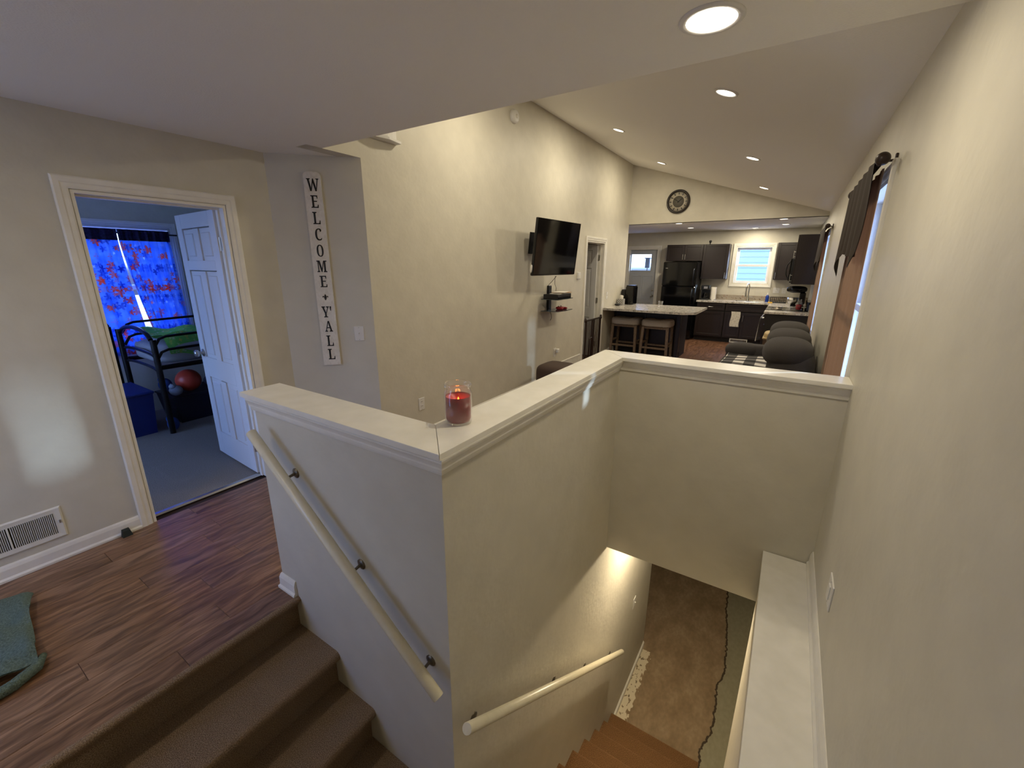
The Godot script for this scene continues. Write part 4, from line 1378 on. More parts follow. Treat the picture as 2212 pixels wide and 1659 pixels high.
func curtain_set(z0: float, z1: float, near: bool, la: String, lb: String, lc: String) -> void:
	# z0 > z1; rod, sheer panel and draped valance in front of a side window
	var x := 0.275
	var y := 2.165
	var r := thing("curtain_rod", la, "curtain rod", V(x, y, (z0 + z1) * 0.5), "curtain rods")
	var m := mb()
	m.tube([V(x, y, z0 + 0.07), V(x, y, z1 - 0.05)], 0.009, 10)
	part(r, "rod", m, M.gate)
	for z in [z0 + 0.085, z1 - 0.07]:
		m = mb()
		m.soft(V(x, y, z), V(0.030, 0.030, 0.030), 2.0, 8)
		part(r, "finial", m, M.gate)
	for z in [z0 + 0.02, z1 - 0.02]:
		m = mb()
		m.tube([V(0.336, y, z), V(x, y, z)], 0.006, 8)
		m.box(V(0.326, y - 0.03, z - 0.012), V(0.336, y + 0.03, z + 0.012), 0.002)
		part(r, "bracket", m, M.gate)
	var spans := [[z0 - 0.055, z1 + 0.06, lb]]
	if not near:
		spans = [[z0 - 0.06, z1 + 0.02, lb]]
	for s in spans:
		var c := thing("sheer_curtain", s[2], "curtain", V(x, 0.3, (s[0] + s[1]) * 0.5), "sheer curtains")
		m = mb()
		var za: float = s[0]
		var zb: float = s[1]
		var wd := zb - za
		var f := func(u: float, v: float) -> Vector3:
			var amp := lerpf(0.005, 0.011, v)
			return V(x + 0.028 + amp * sin(u * wd * 34.0 + sin(v * 2.0)) + 0.003 * sin(u * wd * 91.0), lerpf(y - 0.02, 0.30, v), lerpf(za, zb, u))
		m.sheet(110 if near else 40, 24, f, 0.002, V(1, 0, 0))
		part(c, "panel", m, M.curtain)
	var d := thing("curtain_valance", lc, "valance", V(x - 0.04, 1.9, (z0 + z1) * 0.5), "draped valances")
	m = mb()
	var g := func(u: float, v: float) -> Vector3:
		var z := lerpf(z0 - 0.01, z1 + 0.02, u)
		# bottom edge: a pointed tail near the viewer, a rising swag, a second tail
		var low := 1.79
		if u < 0.05:
			low = lerpf(1.74, 1.66, u / 0.05)
		elif u < 0.12:
			low = lerpf(1.66, 1.72, (u - 0.05) / 0.07)
		elif u < 0.40:
			low = lerpf(1.72, 1.735, (u - 0.12) / 0.28)
		elif u < 0.78:
			low = lerpf(1.735, 1.79, (u - 0.40) / 0.38)
		else:
			low = lerpf(1.79, 1.58, (u - 0.78) / 0.22)
		var yy := lerpf(y + 0.012, low, v)
		return V(x - 0.018 - 0.006 * v + (0.004 + 0.012 * v) * sin(u * 30.0 + v * 3.0), yy, z + 0.02 * v * sin(u * 9.0))
	m.sheet(80, 20, g, 0.003, V(1, 0, 0))
	part(d, "swag", m, M.valance)
	m = mb()
	m.tube([V(x, y, z0 - 0.01), V(x, y, z1 + 0.02)], 0.016, 10)
	part(d, "rod_pocket", m, M.valance)

func build_windows_right() -> void:
	var w := setting("window_2", V(0.337, 0.7, -3.46), "white sash window behind the brown curtain beside the half wall")
	window_unit(w, V(0.337, 0, 0), V(0, 0, -1), V(-1, 0, 0), 2.94, 3.98, 0.70, 2.10, 0.143, 0.07)
	w = setting("window_3", V(0.337, 0.75, -7.5), "white sash window beside the kitchen counter")
	window_unit(w, V(0.337, 0, 0), V(0, 0, -1), V(-1, 0, 0), 7.14, 8.18, 0.75, 2.10, 0.143, 0.07)
	curtain_set(-2.92, -4.05, true, "dark curtain rod with ball finials above the window by the half wall", "thin brown sheer curtain glowing with sun by the half wall", "dark brown draped valance on the window by the half wall")
	curtain_set(-7.10, -8.22, false, "dark curtain rod above the window by the kitchen", "thin brown sheer curtain beside the kitchen cabinets", "dark brown draped valance on the window beside the kitchen cabinets")

func base_cabinet(label: String, p: Vector3, q: Vector3, face: String, doors: Array, top := 0.872, group := "base cabinets") -> Node3D:
	# face "z": fronts look to +z at q.z ; "x": fronts look to -x at p.x ; "X": fronts look to +x at q.x
	var o := thing("base_cabinet", label, "cabinet", V((p.x + q.x) / 2, 0, (p.z + q.z) / 2), group)
	var m := mb()
	m.box(V(p.x, 0.10, p.z), V(q.x, top, q.z), 0.001)
	var t := 0.06
	if face == "z":
		m.box(V(p.x, 0.001, p.z), V(q.x, 0.10, q.z - t))
	elif face == "x":
		m.box(V(p.x + t, 0.001, p.z), V(q.x, 0.10, q.z))
	else:
		m.box(V(p.x, 0.001, p.z), V(q.x - t, 0.10, q.z))
	part(o, "body", m, M.cab_in)
	for d in doors:
		# [a, b, y0, y1, handle_u, handle_y, handle_len, vertical, name]
		var O := V(0, 0, q.z)
		var U := V(1, 0, 0)
		var N := V(0, 0, 1)
		if face == "x":
			O = V(p.x, 0, 0); U = V(0, 0, 1); N = V(-1, 0, 0)
		elif face == "X":
			O = V(q.x, 0, 0); U = V(0, 0, 1); N = V(1, 0, 0)
		shaker(o, O, U, N, d[0], d[1], d[2], d[3], d[4], d[5], d[6], d[7], d[8])
	return o

func build_kitchen() -> void:
	var m := mb()
	var o: Node3D
	# peninsula
	o = base_cabinet("dark peninsula cabinet behind the two bar stools", V(-2.879, 0, -8.80), V(-1.60, 0, -8.25), "z", [[-2.875, -2.24, 0.12, 0.86, 0, 0, 0, true, "back_panel"], [-2.24, -1.605, 0.12, 0.86, -1.64, 0.66, 0.10, true, "back_panel"]])
	bx(o, "corner_post", M.espresso, V(-1.68, 0.0, -8.25), V(-1.60, 0.872, -8.17), 0.006)
	var t := thing("peninsula_worktop", "grey marbled worktop of the peninsula", "worktop", V(-2.1, 0.872, -8.2))
	m = mb()
	m.prism([Vector2(-2.878, -7.56), Vector2(-1.46, -7.56), Vector2(-1.28, -7.72), Vector2(-1.28, -8.84), Vector2(-2.878, -8.84)], Vector3.ZERO, V(1, 0, 0), V(0, 0, 1), Vector3.UP, 0.873, 0.910)
	part(t, "slab", m, M.marble)
	# stools
	for k in [[-2.52, "upholstered bar stool next to the wall at the peninsula"], [-1.95, "upholstered bar stool at the open end of the peninsula"]]:
		var s := thing("bar_stool", k[1], "bar stool", V(k[0], 0, -7.98), "bar stools at the peninsula", true)
		m = mb()
		m.soft(V(0, 0.655, 0), V(0.265, 0.065, 0.215), 5.0, 14)
		for i in 1:
			m.soft(V(-0.16, 0.67, 0), V(0.10, 0.062, 0.205), 4.0, 10)
			m.soft(V(0.16, 0.67, 0), V(0.10, 0.062, 0.205), 4.0, 10)
		part(s, "seat", m, M.stool_seat)
		m = mb()
		for i in 20:
			var x := -0.245 + 0.49 * i / 19.0
			m.soft(V(x, 0.612, 0.213), V(0.007, 0.007, 0.005), 2.0, 3)
		part(s, "nailhead_trim", m, M.bronze)
		for sx in [-1, 1]:
			for sz in [-1, 1]:
				m = mb()
				m.hexa([V(0.235 * sx - 0.02, 0, 0.185 * sz - 0.02), V(0.235 * sx + 0.02, 0, 0.185 * sz - 0.02), V(0.235 * sx + 0.02, 0, 0.185 * sz + 0.02), V(0.235 * sx - 0.02, 0, 0.185 * sz + 0.02), V(0.215 * sx - 0.022, 0.60, 0.17 * sz - 0.022), V(0.215 * sx + 0.022, 0.60, 0.17 * sz - 0.022), V(0.215 * sx + 0.022, 0.60, 0.17 * sz + 0.022), V(0.215 * sx - 0.022, 0.60, 0.17 * sz + 0.022)])
				part(s, "leg", m, M.stool_wood)
		for sz in [-1, 1]:
			bx(s, "stretcher", M.stool_wood, V(-0.215, 0.20, 0.18 * sz - 0.011), V(0.215, 0.235, 0.18 * sz + 0.011), 0.003)
			bx(s, "apron", M.stool_wood, V(-0.2, 0.565, 0.17 * sz - 0.01), V(0.2, 0.605, 0.17 * sz + 0.01), 0.002)
		for sx in [-1, 1]:
			bx(s, "side_stretcher", M.stool_wood, V(0.226 * sx - 0.011, 0.28, -0.17), V(0.226 * sx + 0.011, 0.315, 0.17), 0.003)
	# back run
	base_cabinet("dark base cabinet between the fridge and the sink", V(-1.76, 0, -11.195), V(-1.17, 0, -10.60), "z", [[-1.755, -1.175, 0.12, 0.68, 0, 0, 0, true, "door"], [-1.755, -1.175, 0.70, 0.86, -1.46, 0.78, 0.10, false, "drawer"]])
	base_cabinet("dark sink cabinet under the kitchen window", V(-1.165, 0, -11.195), V(-0.34, 0, -10.60), "z", [[-1.16, -0.83, 0.12, 0.68, 0, 0, 0, true, "door"], [-0.825, -0.345, 0.12, 0.68, -0.79, 0.56, 0.13, true, "door"], [-1.16, -0.345, 0.70, 0.86, 0, 0, 0, false, "false_front"]], 0.745)
	base_cabinet("dark corner base cabinet beyond the stove", V(-0.30, 0, -11.195), V(0.335, 0, -9.72), "x", [[-10.55, -9.73, 0.12, 0.86, 0, 0, 0, true, "door"]])
	base_cabinet("dark end base cabinet at the living room end of the stove", V(-0.30, 0, -8.95), V(0.335, 0, -8.62), "x", [[-8.945, -8.625, 0.12, 0.68, 0, 0, 0, true, "door"], [-8.945, -8.625, 0.70, 0.86, -8.78, 0.78, 0.1, false, "drawer"]])
	t = thing("sink_worktop", "grey marbled worktop along the kitchen window wall", "worktop", V(-0.8, 0.872, -10.9))
	m = mb()
	m.box(V(-1.78, 0.873, -11.195), V(-1.02, 0.910, -10.56), 0.003)
	m.box(V(-0.44, 0.873, -11.195), V(0.336, 0.910, -10.56), 0.003)
	m.box(V(-1.02, 0.873, -10.68), V(-0.44, 0.910, -10.56), 0.003)
	m.box(V(-1.02, 0.873, -11.195), V(-0.44, 0.910, -11.06), 0.003)
	m.box(V(-0.335, 0.873, -10.56), V(0.336, 0.910, -9.71), 0.003)
	part(t, "slab", m, M.marble)
	bx(t, "backsplash", M.splash, V(-1.78, 0.911, -11.199), V(0.336, 1.02, -11.18), 0.002)
	t = thing("end_worktop", "short grey marbled worktop nearest the sofa", "worktop", V(0.0, 0.872, -8.78))
	bx(t, "slab", M.marble, V(-0.335, 0.873, -8.955), V(0.336, 0.910, -8.595), 0.003)
	bx(t, "backsplash", M.marble, V(0.305, 0.911, -8.955), V(0.336, 1.03, -8.595), 0.002)
	# sink and tap
	t = thing("kitchen_sink", "stainless steel sink set in the worktop below the window", "sink", V(-0.73, 0.9, -10.87))
	m = mb()
	m.sweep(V(0, 0.910, 0), V(1, 0, 0), V(0, 0, 1), Vector3.UP, [Vector2(-1.0, -11.04), Vector2(-1.0, -10.70), Vector2(-0.46, -10.70), Vector2(-0.46, -11.04)], [Vector2(-1, -1), Vector2(-1, 1), Vector2(1, 1), Vector2(1, -1)], [[-0.012, -0.16], [0.0, 0.0], [0.003, 0.004], [0.025, 0.004], [0.03, 0.0]], true)
	m.quad(V(-0.99, 0.75, -11.03), V(-0.47, 0.75, -11.03), V(-0.47, 0.75, -10.71), V(-0.99, 0.75, -10.71), Vector3.UP)
	part(t, "basin", m, M.steel)
	t = thing("kitchen_tap", "tall chrome gooseneck tap at the kitchen sink", "tap", V(-0.79, 0.91, -11.09))
	var arc := [V(-0.79, 0.911, -11.09), V(-0.79, 1.18, -11.09)]
	for k in 9:
		var th := PI * k / 8.0
		arc.append(V(-0.79 - 0.02 * (1 - cos(th)), 1.20 + 0.09 * sin(th), -11.0 - 0.09 * cos(th)))
	arc.append(V(-0.83, 1.10, -10.91))
	m = mb()
	m.tube(arc, 0.013, 12)
	m.lathe(V(-0.79, 0.911, -11.09), [[0.03, 0.0], [0.03, 0.01], [0.02, 0.03], [0.02, 0.10], [0.014, 0.12]], 16)
	part(t, "spout", m, M.steel)
	m = mb()
	m.lathe(V(-0.83, 1.10, -10.91), [[0.014, 0.0], [0.019, 0.02], [0.019, 0.09], [0.0, 0.09]], 14, V(0, -1, 0))
	part(t, "spray_head", m, M.steel)
	m = mb()
	m.tube([V(-0.775, 0.99, -11.09), V(-0.70, 1.0, -11.08)], [0.009, 0.006], 8)
	part(t, "lever", m, M.steel)
	# upper cabinets
	var zf := -10.87
	o = thing("wall_cabinet", "dark double door cabinet above the fridge", "cabinet", V(-2.2, 1.77, -11.0), "wall cabinets")
	bx(o, "body", M.cab_in, V(-2.61, 1.77, -11.198), V(-1.81, 2.135, zf), 0.002)
	shaker(o, V(0, 0, zf), V(1, 0, 0), V(0, 0, 1), -2.61, -2.21, 1.77, 2.135, -2.235, 1.86, 0.12)
	shaker(o, V(0, 0, zf), V(1, 0, 0), V(0, 0, 1), -2.21, -1.81, 1.77, 2.135, -2.185, 1.86, 0.12)
	o = thing("wall_cabinet", "dark tall cabinet between the fridge and the kitchen window", "cabinet", V(-1.54, 1.38, -11.0), "wall cabinets")
	bx(o, "body", M.espresso, V(-1.806, 1.38, -11.198), V(-1.275, 2.135, zf), 0.002)
	shaker(o, V(0, 0, zf), V(1, 0, 0), V(0, 0, 1), -1.806, -1.275, 1.38, 2.135, -1.305, 1.46, 0.13)
	o = thing("wall_cabinet", "dark cabinet right of the kitchen window", "cabinet", V(-0.18, 1.385, -11.0), "wall cabinets")
	bx(o, "body", M.cab_in, V(-0.36, 1.385, -11.198), V(-0.001, 2.14, zf), 0.002)
	shaker(o, V(0, 0, zf), V(1, 0, 0), V(0, 0, 1), -0.36, -0.001, 1.385, 2.14, -0.33, 1.47, 0.13)
	o = thing("wall_cabinet", "dark corner cabinet on the side wall beyond the microwave", "cabinet", V(0.17, 1.385, -10.4), "wall cabinets")
	bx(o, "body", M.cab_in, V(0.0, 1.385, -11.198), V(0.335, 2.14, -9.76), 0.002)
	shaker(o, V(0, 0, 0), V(0, 0, 1), V(-1, 0, 0), -10.85, -10.31, 1.385, 2.14, -10.35, 1.47, 0.13)
	shaker(o, V(0, 0, 0), V(0, 0, 1), V(-1, 0, 0), -10.305, -9.765, 1.385, 2.14, -10.26, 1.47, 0.13)
	o = thing("wall_cabinet", "dark short cabinet above the microwave", "cabinet", V(0.17, 1.78, -9.37), "wall cabinets")
	bx(o, "body", M.cab_in, V(0.0, 1.80, -9.755), V(0.335, 2.14, -8.985), 0.002)
	shaker(o, V(0, 0, 0), V(0, 0, 1), V(-1, 0, 0), -9.75, -9.372, 1.80, 2.14, -9.40, 1.87, 0.12)
	shaker(o, V(0, 0, 0), V(0, 0, 1), V(-1, 0, 0), -9.368, -8.99, 1.80, 2.14, -9.34, 1.87, 0.12)
	o = thing("wall_cabinet", "dark cabinet on the side wall at the living room end", "cabinet", V(0.17, 1.38, -8.79), "wall cabinets")
	bx(o, "body", M.espresso, V(0.0, 1.38, -8.98), V(0.335, 2.16, -8.60), 0.002)
	shaker(o, V(0, 0, 0), V(0, 0, 1), V(-1, 0, 0), -8.978, -8.602, 1.38, 2.16, -8.95, 1.47, 0.13)
	o = thing("microwave", "black over-range microwave with a curved handle", "microwave", V(0.13, 1.38, -9.37))
	bx(o, "body", M.black_plastic, V(-0.05, 1.39, -9.75), V(0.335, 1.795, -8.99), 0.006)
	bx(o, "door", M.black_gloss, V(-0.075, 1.42, -9.74), V(-0.05, 1.79, -9.18), 0.006)
	bx(o, "control_panel", M.black_gloss, V(-0.07, 1.42, -9.175), V(-0.05, 1.79, -9.0), 0.004)
	m = mb()
	m.tube([V(-0.075, 1.45, -9.2), V(-0.115, 1.52, -9.2), V(-0.125, 1.60, -9.2), V(-0.115, 1.69, -9.2), V(-0.075, 1.76, -9.2)], 0.010, 8)
	part(o, "handle", m, M.black_plastic)
	# range
	o = thing("kitchen_range", "black kitchen range between the side worktops", "stove", V(0.0, 0, -9.33))
	bx(o, "body", M.black_plastic, V(-0.30, 0.02, -9.70), V(0.32, 0.90, -8.965), 0.004)
	bx(o, "cooktop", M.black_gloss, V(-0.335, 0.900, -9.70), V(0.33, 0.918, -8.965), 0.004)
	bx(o, "oven_door", M.black_gloss, V(-0.33, 0.24, -9.68), V(-0.30, 0.80, -8.985), 0.006)
	bx(o, "drawer", M.black_plastic, V(-0.325, 0.05, -9.68), V(-0.30, 0.22, -8.985), 0.004)
	bx(o, "back_console", M.black_gloss, V(0.27, 0.918, -9.70), V(0.33, 1.07, -8.965), 0.006)
	m = mb()
	m.tube([V(-0.375, 0.76, -9.64), V(-0.375, 0.76, -9.02)], 0.011, 10)
	for z in [-9.60, -9.06]:
		m.tube([V(-0.33, 0.76, z), V(-0.375, 0.76, z)], 0.008, 8)
	part(o, "oven_handle", m, M.steel)
	for q in [[-0.17, -9.52], [-0.17, -9.15], [0.13, -9.52], [0.13, -9.15]]:
		m = mb()
		for rr in [0.03, 0.06, 0.085]:
			m.lathe(V(q[0], 0.919, q[1]), [[rr + 0.006, 0.0], [rr + 0.006, 0.008], [rr - 0.006, 0.008], [rr - 0.006, 0.0]], 20)
		part(o, "burner", m, M.bronze)
	t = thing("dish_towel", "plain white towel hanging from the oven handle", "towel", V(-0.38, 0.6, -9.10))
	m = mb()
	m.sheet(14, 20, func(u: float, v: float) -> Vector3: return V(-0.392 - 0.03 * v * (0.4 + 0.6 * sin(u * 9.0)), 0.775 - 0.42 * v - 0.03 * u, lerpf(-9.22, -8.99, u) + 0.02 * v * sin(v * 5.0)), 0.006, V(-1, 0, 0))
	part(t, "cloth", m, M.cloth_white)
	t = thing("printed_towel", "patterned tea towel hanging on the sink cabinet door", "towel", V(-0.93, 0.5, -10.57))
	m = mb()
	m.sheet(14, 20, func(u: float, v: float) -> Vector3: return V(lerpf(-1.03, -0.85, u) + 0.008 * sin(v * 6.0), 0.70 - 0.33 * v, -10.568 + 0.006 * sin(u * 16.0) * v), 0.004, V(0, 0, 1))
	part(t, "cloth", m, M.print_towel)
	# toe-kick register
	o = thing("toe_register", "white floor register in the sink cabinet toe kick", "vent", V(-0.82, 0, -10.6))
	m = mb()
	m.sweep(V(0, 0, -10.60), V(1, 0, 0), V(0, 1, 0), V(0, 0, 1), [Vector2(-0.98, 0.03), Vector2(-0.98, 0.085), Vector2(-0.66, 0.085), Vector2(-0.66, 0.03)], [Vector2(-1, -1), Vector2(-1, 1), Vector2(1, 1), Vector2(1, -1)], [[0.0, -0.058], [0.0, 0.006], [0.016, 0.006], [0.018, -0.058]], true)
	part(o, "frame", m, M.register)
	for k in 12:
		bx(o, "slat", M.steel, V(-0.975 + k * 0.026, 0.03, -10.605), V(-0.963 + k * 0.026, 0.085, -10.60), 0.001)
	# fridge
	o = thing("refrigerator", "tall black top-freezer refrigerator", "refrigerator", V(-2.19, 0, -10.8))
	bx(o, "body", M.black_plastic, V(-2.555, 0.02, -11.17), V(-1.825, 1.745, -10.51), 0.006)
	bx(o, "freezer_door", M.black_gloss, V(-2.555, 1.215, -10.505), V(-1.825, 1.745, -10.445), 0.012)
	bx(o, "fridge_door", M.black_gloss, V(-2.555, 0.10, -10.505), V(-1.825, 1.205, -10.445), 0.012)
	for y in [[1.26, 1.60], [0.80, 1.16]]:
		m = mb()
		m.tube([V(-1.88, y[0], -10.447), V(-1.88, y[0] + 0.02, -10.405), V(-1.88, y[1] - 0.02, -10.405), V(-1.88, y[1], -10.447)], 0.012, 8)
		part(o, "handle", m, M.black_metal)
	bx(o, "badge", M.steel, V(-2.50, 1.60, -10.446), V(-2.45, 1.615, -10.443), 0.001)
	# small things on the worktops
	o = thing("finial_ornament", "small black ball ornament on top of the tall cabinet", "ornament", V(-1.69, 2.136, -10.92))
	m = mb()
	m.lathe(V(-1.69, 2.1355, -10.92), [[0.0, 0.0], [0.022, 0.0], [0.012, 0.012], [0.01, 0.03], [0.026, 0.045], [0.03, 0.062], [0.02, 0.082], [0.0, 0.088]], 14)
	part(o, "ball", m, M.black_plastic)
	o = thing("coffee_machine", "black single-cup coffee machine on the peninsula", "coffee machine", V(-2.74, 0.91, -8.62))
	bx(o, "reservoir", M.black_plastic, V(-2.868, 0.9105, -8.76), V(-2.78, 1.20, -8.55), 0.012)
	bx(o, "body", M.black_gloss, V(-2.778, 0.9105, -8.78), V(-2.61, 1.265, -8.52), 0.014)
	bx(o, "lid", M.black_plastic, V(-2.774, 1.266, -8.77), V(-2.614, 1.285, -8.54), 0.006)
	o = thing("tissue_box", "grey lattice-print tissue box on the peninsula", "tissue box", V(-2.80, 0.91, -8.36))
	bx(o, "box", M.tissue, V(-2.862, 0.9105, -8.43), V(-2.742, 1.03, -8.31), 0.003)
	m = mb()
	m.sheet(10, 8, func(u: float, v: float) -> Vector3: return V(-2.84 + 0.08 * u, 1.03 + 0.075 * v * (1.0 - 0.4 * absf(u - 0.4)), -8.37 + 0.025 * sin(u * 6.0) * v), 0.002, V(0, 0, 1))
	part(o, "tissue", m, M.paper)
	o = thing("wallet_pouch", "small black pouch beside the tissue box", "pouch", V(-2.81, 0.91, -8.2))
	m = mb()
	m.soft(V(-2.81, 0.930, -8.20), V(0.05, 0.0195, 0.06), 3.0, 8)
	part(o, "pouch", m, M.black_plastic)
	o = thing("drinking_glass", "clear tumbler standing on the peninsula", "glass", V(-2.02, 0.91, -8.32))
	m = mb()
	m.lathe(V(-2.02, 0.9105, -8.32), [[0.0, 0.0], [0.034, 0.0], [0.042, 0.115], [0.039, 0.115], [0.031, 0.012], [0.0, 0.010]], 20)
	part(o, "tumbler", m, M.jar)
	o = thing("drip_coffee_maker", "black drip coffee maker beside the fridge", "coffee maker", V(-1.66, 0.91, -10.92))
	bx(o, "base", M.black_plastic, V(-1.75, 0.9105, -11.02), V(-1.57, 0.94, -10.80), 0.006)
	bx(o, "tower", M.black_plastic, V(-1.75, 0.941, -11.02), V(-1.57, 1.14, -10.94), 0.006)
	bx(o, "head", M.black_plastic, V(-1.75, 1.13, -11.02), V(-1.57, 1.235, -10.80), 0.010)
	bx(o, "display", M.steel, V(-1.69, 1.16, -10.80), V(-1.61, 1.21, -10.796), 0.001)
	m = mb()
	m.lathe(V(-1.66, 0.941, -10.865), [[0.0, 0.0], [0.055, 0.0], [0.062, 0.05], [0.045, 0.11], [0.045, 0.125], [0.0, 0.125]], 18)
	part(o, "carafe", m, M.black_gloss)
	o = thing("paper_towel_roll", "upright white paper towel roll beside the coffee maker", "paper towel", V(-1.49, 0.91, -10.92))
	m = mb()
	m.lathe(V(-1.49, 0.9105, -10.92), [[0.065, 0.0], [0.065, 0.012], [0.0, 0.012]], 20)
	part(o, "holder", m, M.steel)
	m = mb()
	m.lathe(V(-1.49, 0.923, -10.92), [[0.0, 0.0], [0.056, 0.0], [0.058, 0.004], [0.058, 0.266], [0.056, 0.27], [0.018, 0.27], [0.018, 0.25], [0.0, 0.25]], 24)
	part(o, "roll", m, M.paper)
	o = thing("soap_bottle", "blue dish soap bottle beside the tap", "bottle", V(-0.41, 0.91, -10.98))
	m = mb()
	m.lathe(V(-0.41, 0.9105, -10.98), [[0.0, 0.0], [0.032, 0.0], [0.034, 0.01], [0.034, 0.11], [0.022, 0.14], [0.012, 0.15], [0.0, 0.15]], 16)
	part(o, "bottle", m, M.soap)
	m = mb()
	m.lathe(V(-0.41, 1.0605, -10.98), [[0.013, 0.0], [0.013, 0.02], [0.005, 0.03], [0.005, 0.05], [0.0, 0.05]], 12)
	part(o, "cap", m, M.white)
	o = thing("dish_rack", "dark dish rack on the worktop corner", "dish rack", V(-0.2, 0.91, -10.9))
	m = mb()
	m.box(V(-0.36, 0.9105, -11.06), V(-0.05, 0.925, -10.76), 0.004)
	part(o, "tray", m, M.black_plastic)
	m = mb()
	for y in [0.96, 1.02]:
		m.tube([V(-0.35, y, -11.05), V(-0.06, y, -11.05), V(-0.06, y, -10.77), V(-0.35, y, -10.77), V(-0.35, y, -11.05)], 0.004, 6)
	part(o, "rim_wire", m, M.black_metal)
	for k in 9:
		m = mb()
		var xx := -0.34 + k * 0.035
		m.tube([V(xx, 0.925, -11.05), V(xx, 1.02, -11.05)], 0.003, 6)
		m.tube([V(xx, 0.925, -10.77), V(xx, 1.02, -10.77)], 0.003, 6)
		part(o, "wire", m, M.black_metal)
	o = thing("sponge", "small yellow sponge on the sink worktop edge", "sponge", V(-0.33, 0.91, -10.64))
	bx(o, "foam", M.sponge, V(-0.37, 0.9105, -10.66), V(-0.29, 0.935, -10.61), 0.006)
	outlet_plate("wall_outlet", "white outlet above the dish rack, nearer the window", "outlet", V(-0.27, 1.15, -11.2), V(0, 0, 1), 0.12, 0.12, "outlet")
	outlet_plate("wall_outlet", "white outlet above the dish rack, nearer the corner", "outlet", V(-0.125, 1.15, -11.2), V(0, 0, 1), 0.08, 0.12, "outlet")
	o = thing("stand_mixer", "black stand mixer in the kitchen corner", "mixer", V(0.14, 0.91, -10.2))
	bx(o, "foot", M.black_gloss, V(0.03, 0.9105, -10.32), V(0.25, 0.94, -10.02), 0.012)
	bx(o, "column", M.black_gloss, V(0.16, 0.941, -10.24), V(0.26, 1.18, -10.10), 0.02)
	m = mb()
	m.soft(V(0.10, 1.23, -10.17), V(0.17, 0.065, 0.065), 3.0, 10)
	part(o, "head", m, M.black_gloss)
	m = mb()
	m.lathe(V(0.06, 0.941, -10.17), [[0.0, 0.0], [0.05, 0.0], [0.085, 0.05], [0.095, 0.13], [0.09, 0.13], [0.0, 0.05]], 20)
	part(o, "bowl", m, M.steel)
	o = thing("red_jar", "glass jar of red liquid on the stove side", "jar", V(0.16, 0.93, -9.1))
	m = mb()
	m.lathe(V(0.16, 0.928, -9.14), [[0.0, 0.0], [0.04, 0.0], [0.05, 0.02], [0.05, 0.10], [0.03, 0.15], [0.03, 0.18], [0.026, 0.18], [0.026, 0.15], [0.045, 0.10], [0.0, 0.095]], 18)
	part(o, "jar", m, M.jar)
	m = mb()
	m.lathe(V(0.16, 0.930, -9.14), [[0.0, 0.0], [0.038, 0.0], [0.044, 0.02], [0.044, 0.085], [0.0, 0.086]], 18)
	part(o, "liquid", m, M.red_liquid)
	# lidded bin beside the end cabinet
	o = thing("trash_bin", "brown bin with a tan swing lid behind the sofa", "bin", V(-0.12, 0, -8.30))
	m = mb()
	m.hexa([V(-0.24, 0.001, -8.44), V(0.03, 0.001, -8.44), V(0.03, 0.001, -8.16), V(-0.24, 0.001, -8.16), V(-0.27, 0.50, -8.47), V(0.06, 0.50, -8.47), V(0.06, 0.50, -8.13), V(-0.27, 0.50, -8.13)])
	part(o, "body", m, M.bin_brown)
	m = mb()
	m.box(V(-0.28, 0.50, -8.48), V(0.07, 0.53, -8.12), 0.008)
	m.soft(V(-0.105, 0.54, -8.30), V(0.165, 0.085, 0.17), 4.0, 10)
	part(o, "lid", m, M.bin_beige)

func build_sofa() -> void:
	var o := thing("recliner_sofa", "plump dark grey fabric sofa under the side window", "sofa", V(-0.15, 0, -5.4))
	var m := mb()
	m.box(V(-0.58, 0.06, -6.62), V(0.27, 0.40, -4.10), 0.03)
	part(o, "base", m, M.sofa)
	for k in 3:
		m = mb()
		var z := -4.62 - 0.72 * k
		m.soft(V(-0.28, 0.43, z), V(0.36, 0.10, 0.355), 5.0, 10)
		part(o, "seat_cushion", m, M.sofa)
		m = mb()
		m.soft(V(0.10, 0.70, z), V(0.19, 0.28, 0.365), 3.2, 14)
		m.soft(V(0.06, 0.91, z), V(0.20, 0.12, 0.36), 2.6, 12)
		part(o, "back_cushion", m, M.sofa)
	for z in [-6.47, -4.18]:
		m = mb()
		m.soft(V(-0.20, 0.36, z), V(0.43, 0.30, 0.15), 4.5, 10)
		m.soft(V(-0.42, 0.57, z), V(0.22, 0.10, 0.17), 2.6, 12)
		m.soft(V(-0.06, 0.56, z), V(0.24, 0.10, 0.165), 2.6, 12)
		part(o, "armrest", m, M.sofa)
	var t := thing("plaid_throw", "black and white buffalo plaid throw spread over the sofa seat", "throw", V(-0.35, 0.55, -5.4))
	m = mb()
	m.sheet(30, 40, func(u: float, v: float) -> Vector3:
		var x := -0.06 - 0.62 * u
		var y := 0.555 + 0.012 * sin(v * 9.0 + u * 4.0)
		if u > 0.85:
			y -= (u - 0.85) * 1.6
			x = -0.06 - 0.62 * 0.85 - (u - 0.85) * 0.25
		return V(x, y, lerpf(-4.55, -6.25, v)), 0.008, Vector3.UP)
	part(t, "cloth", m, M.plaid)

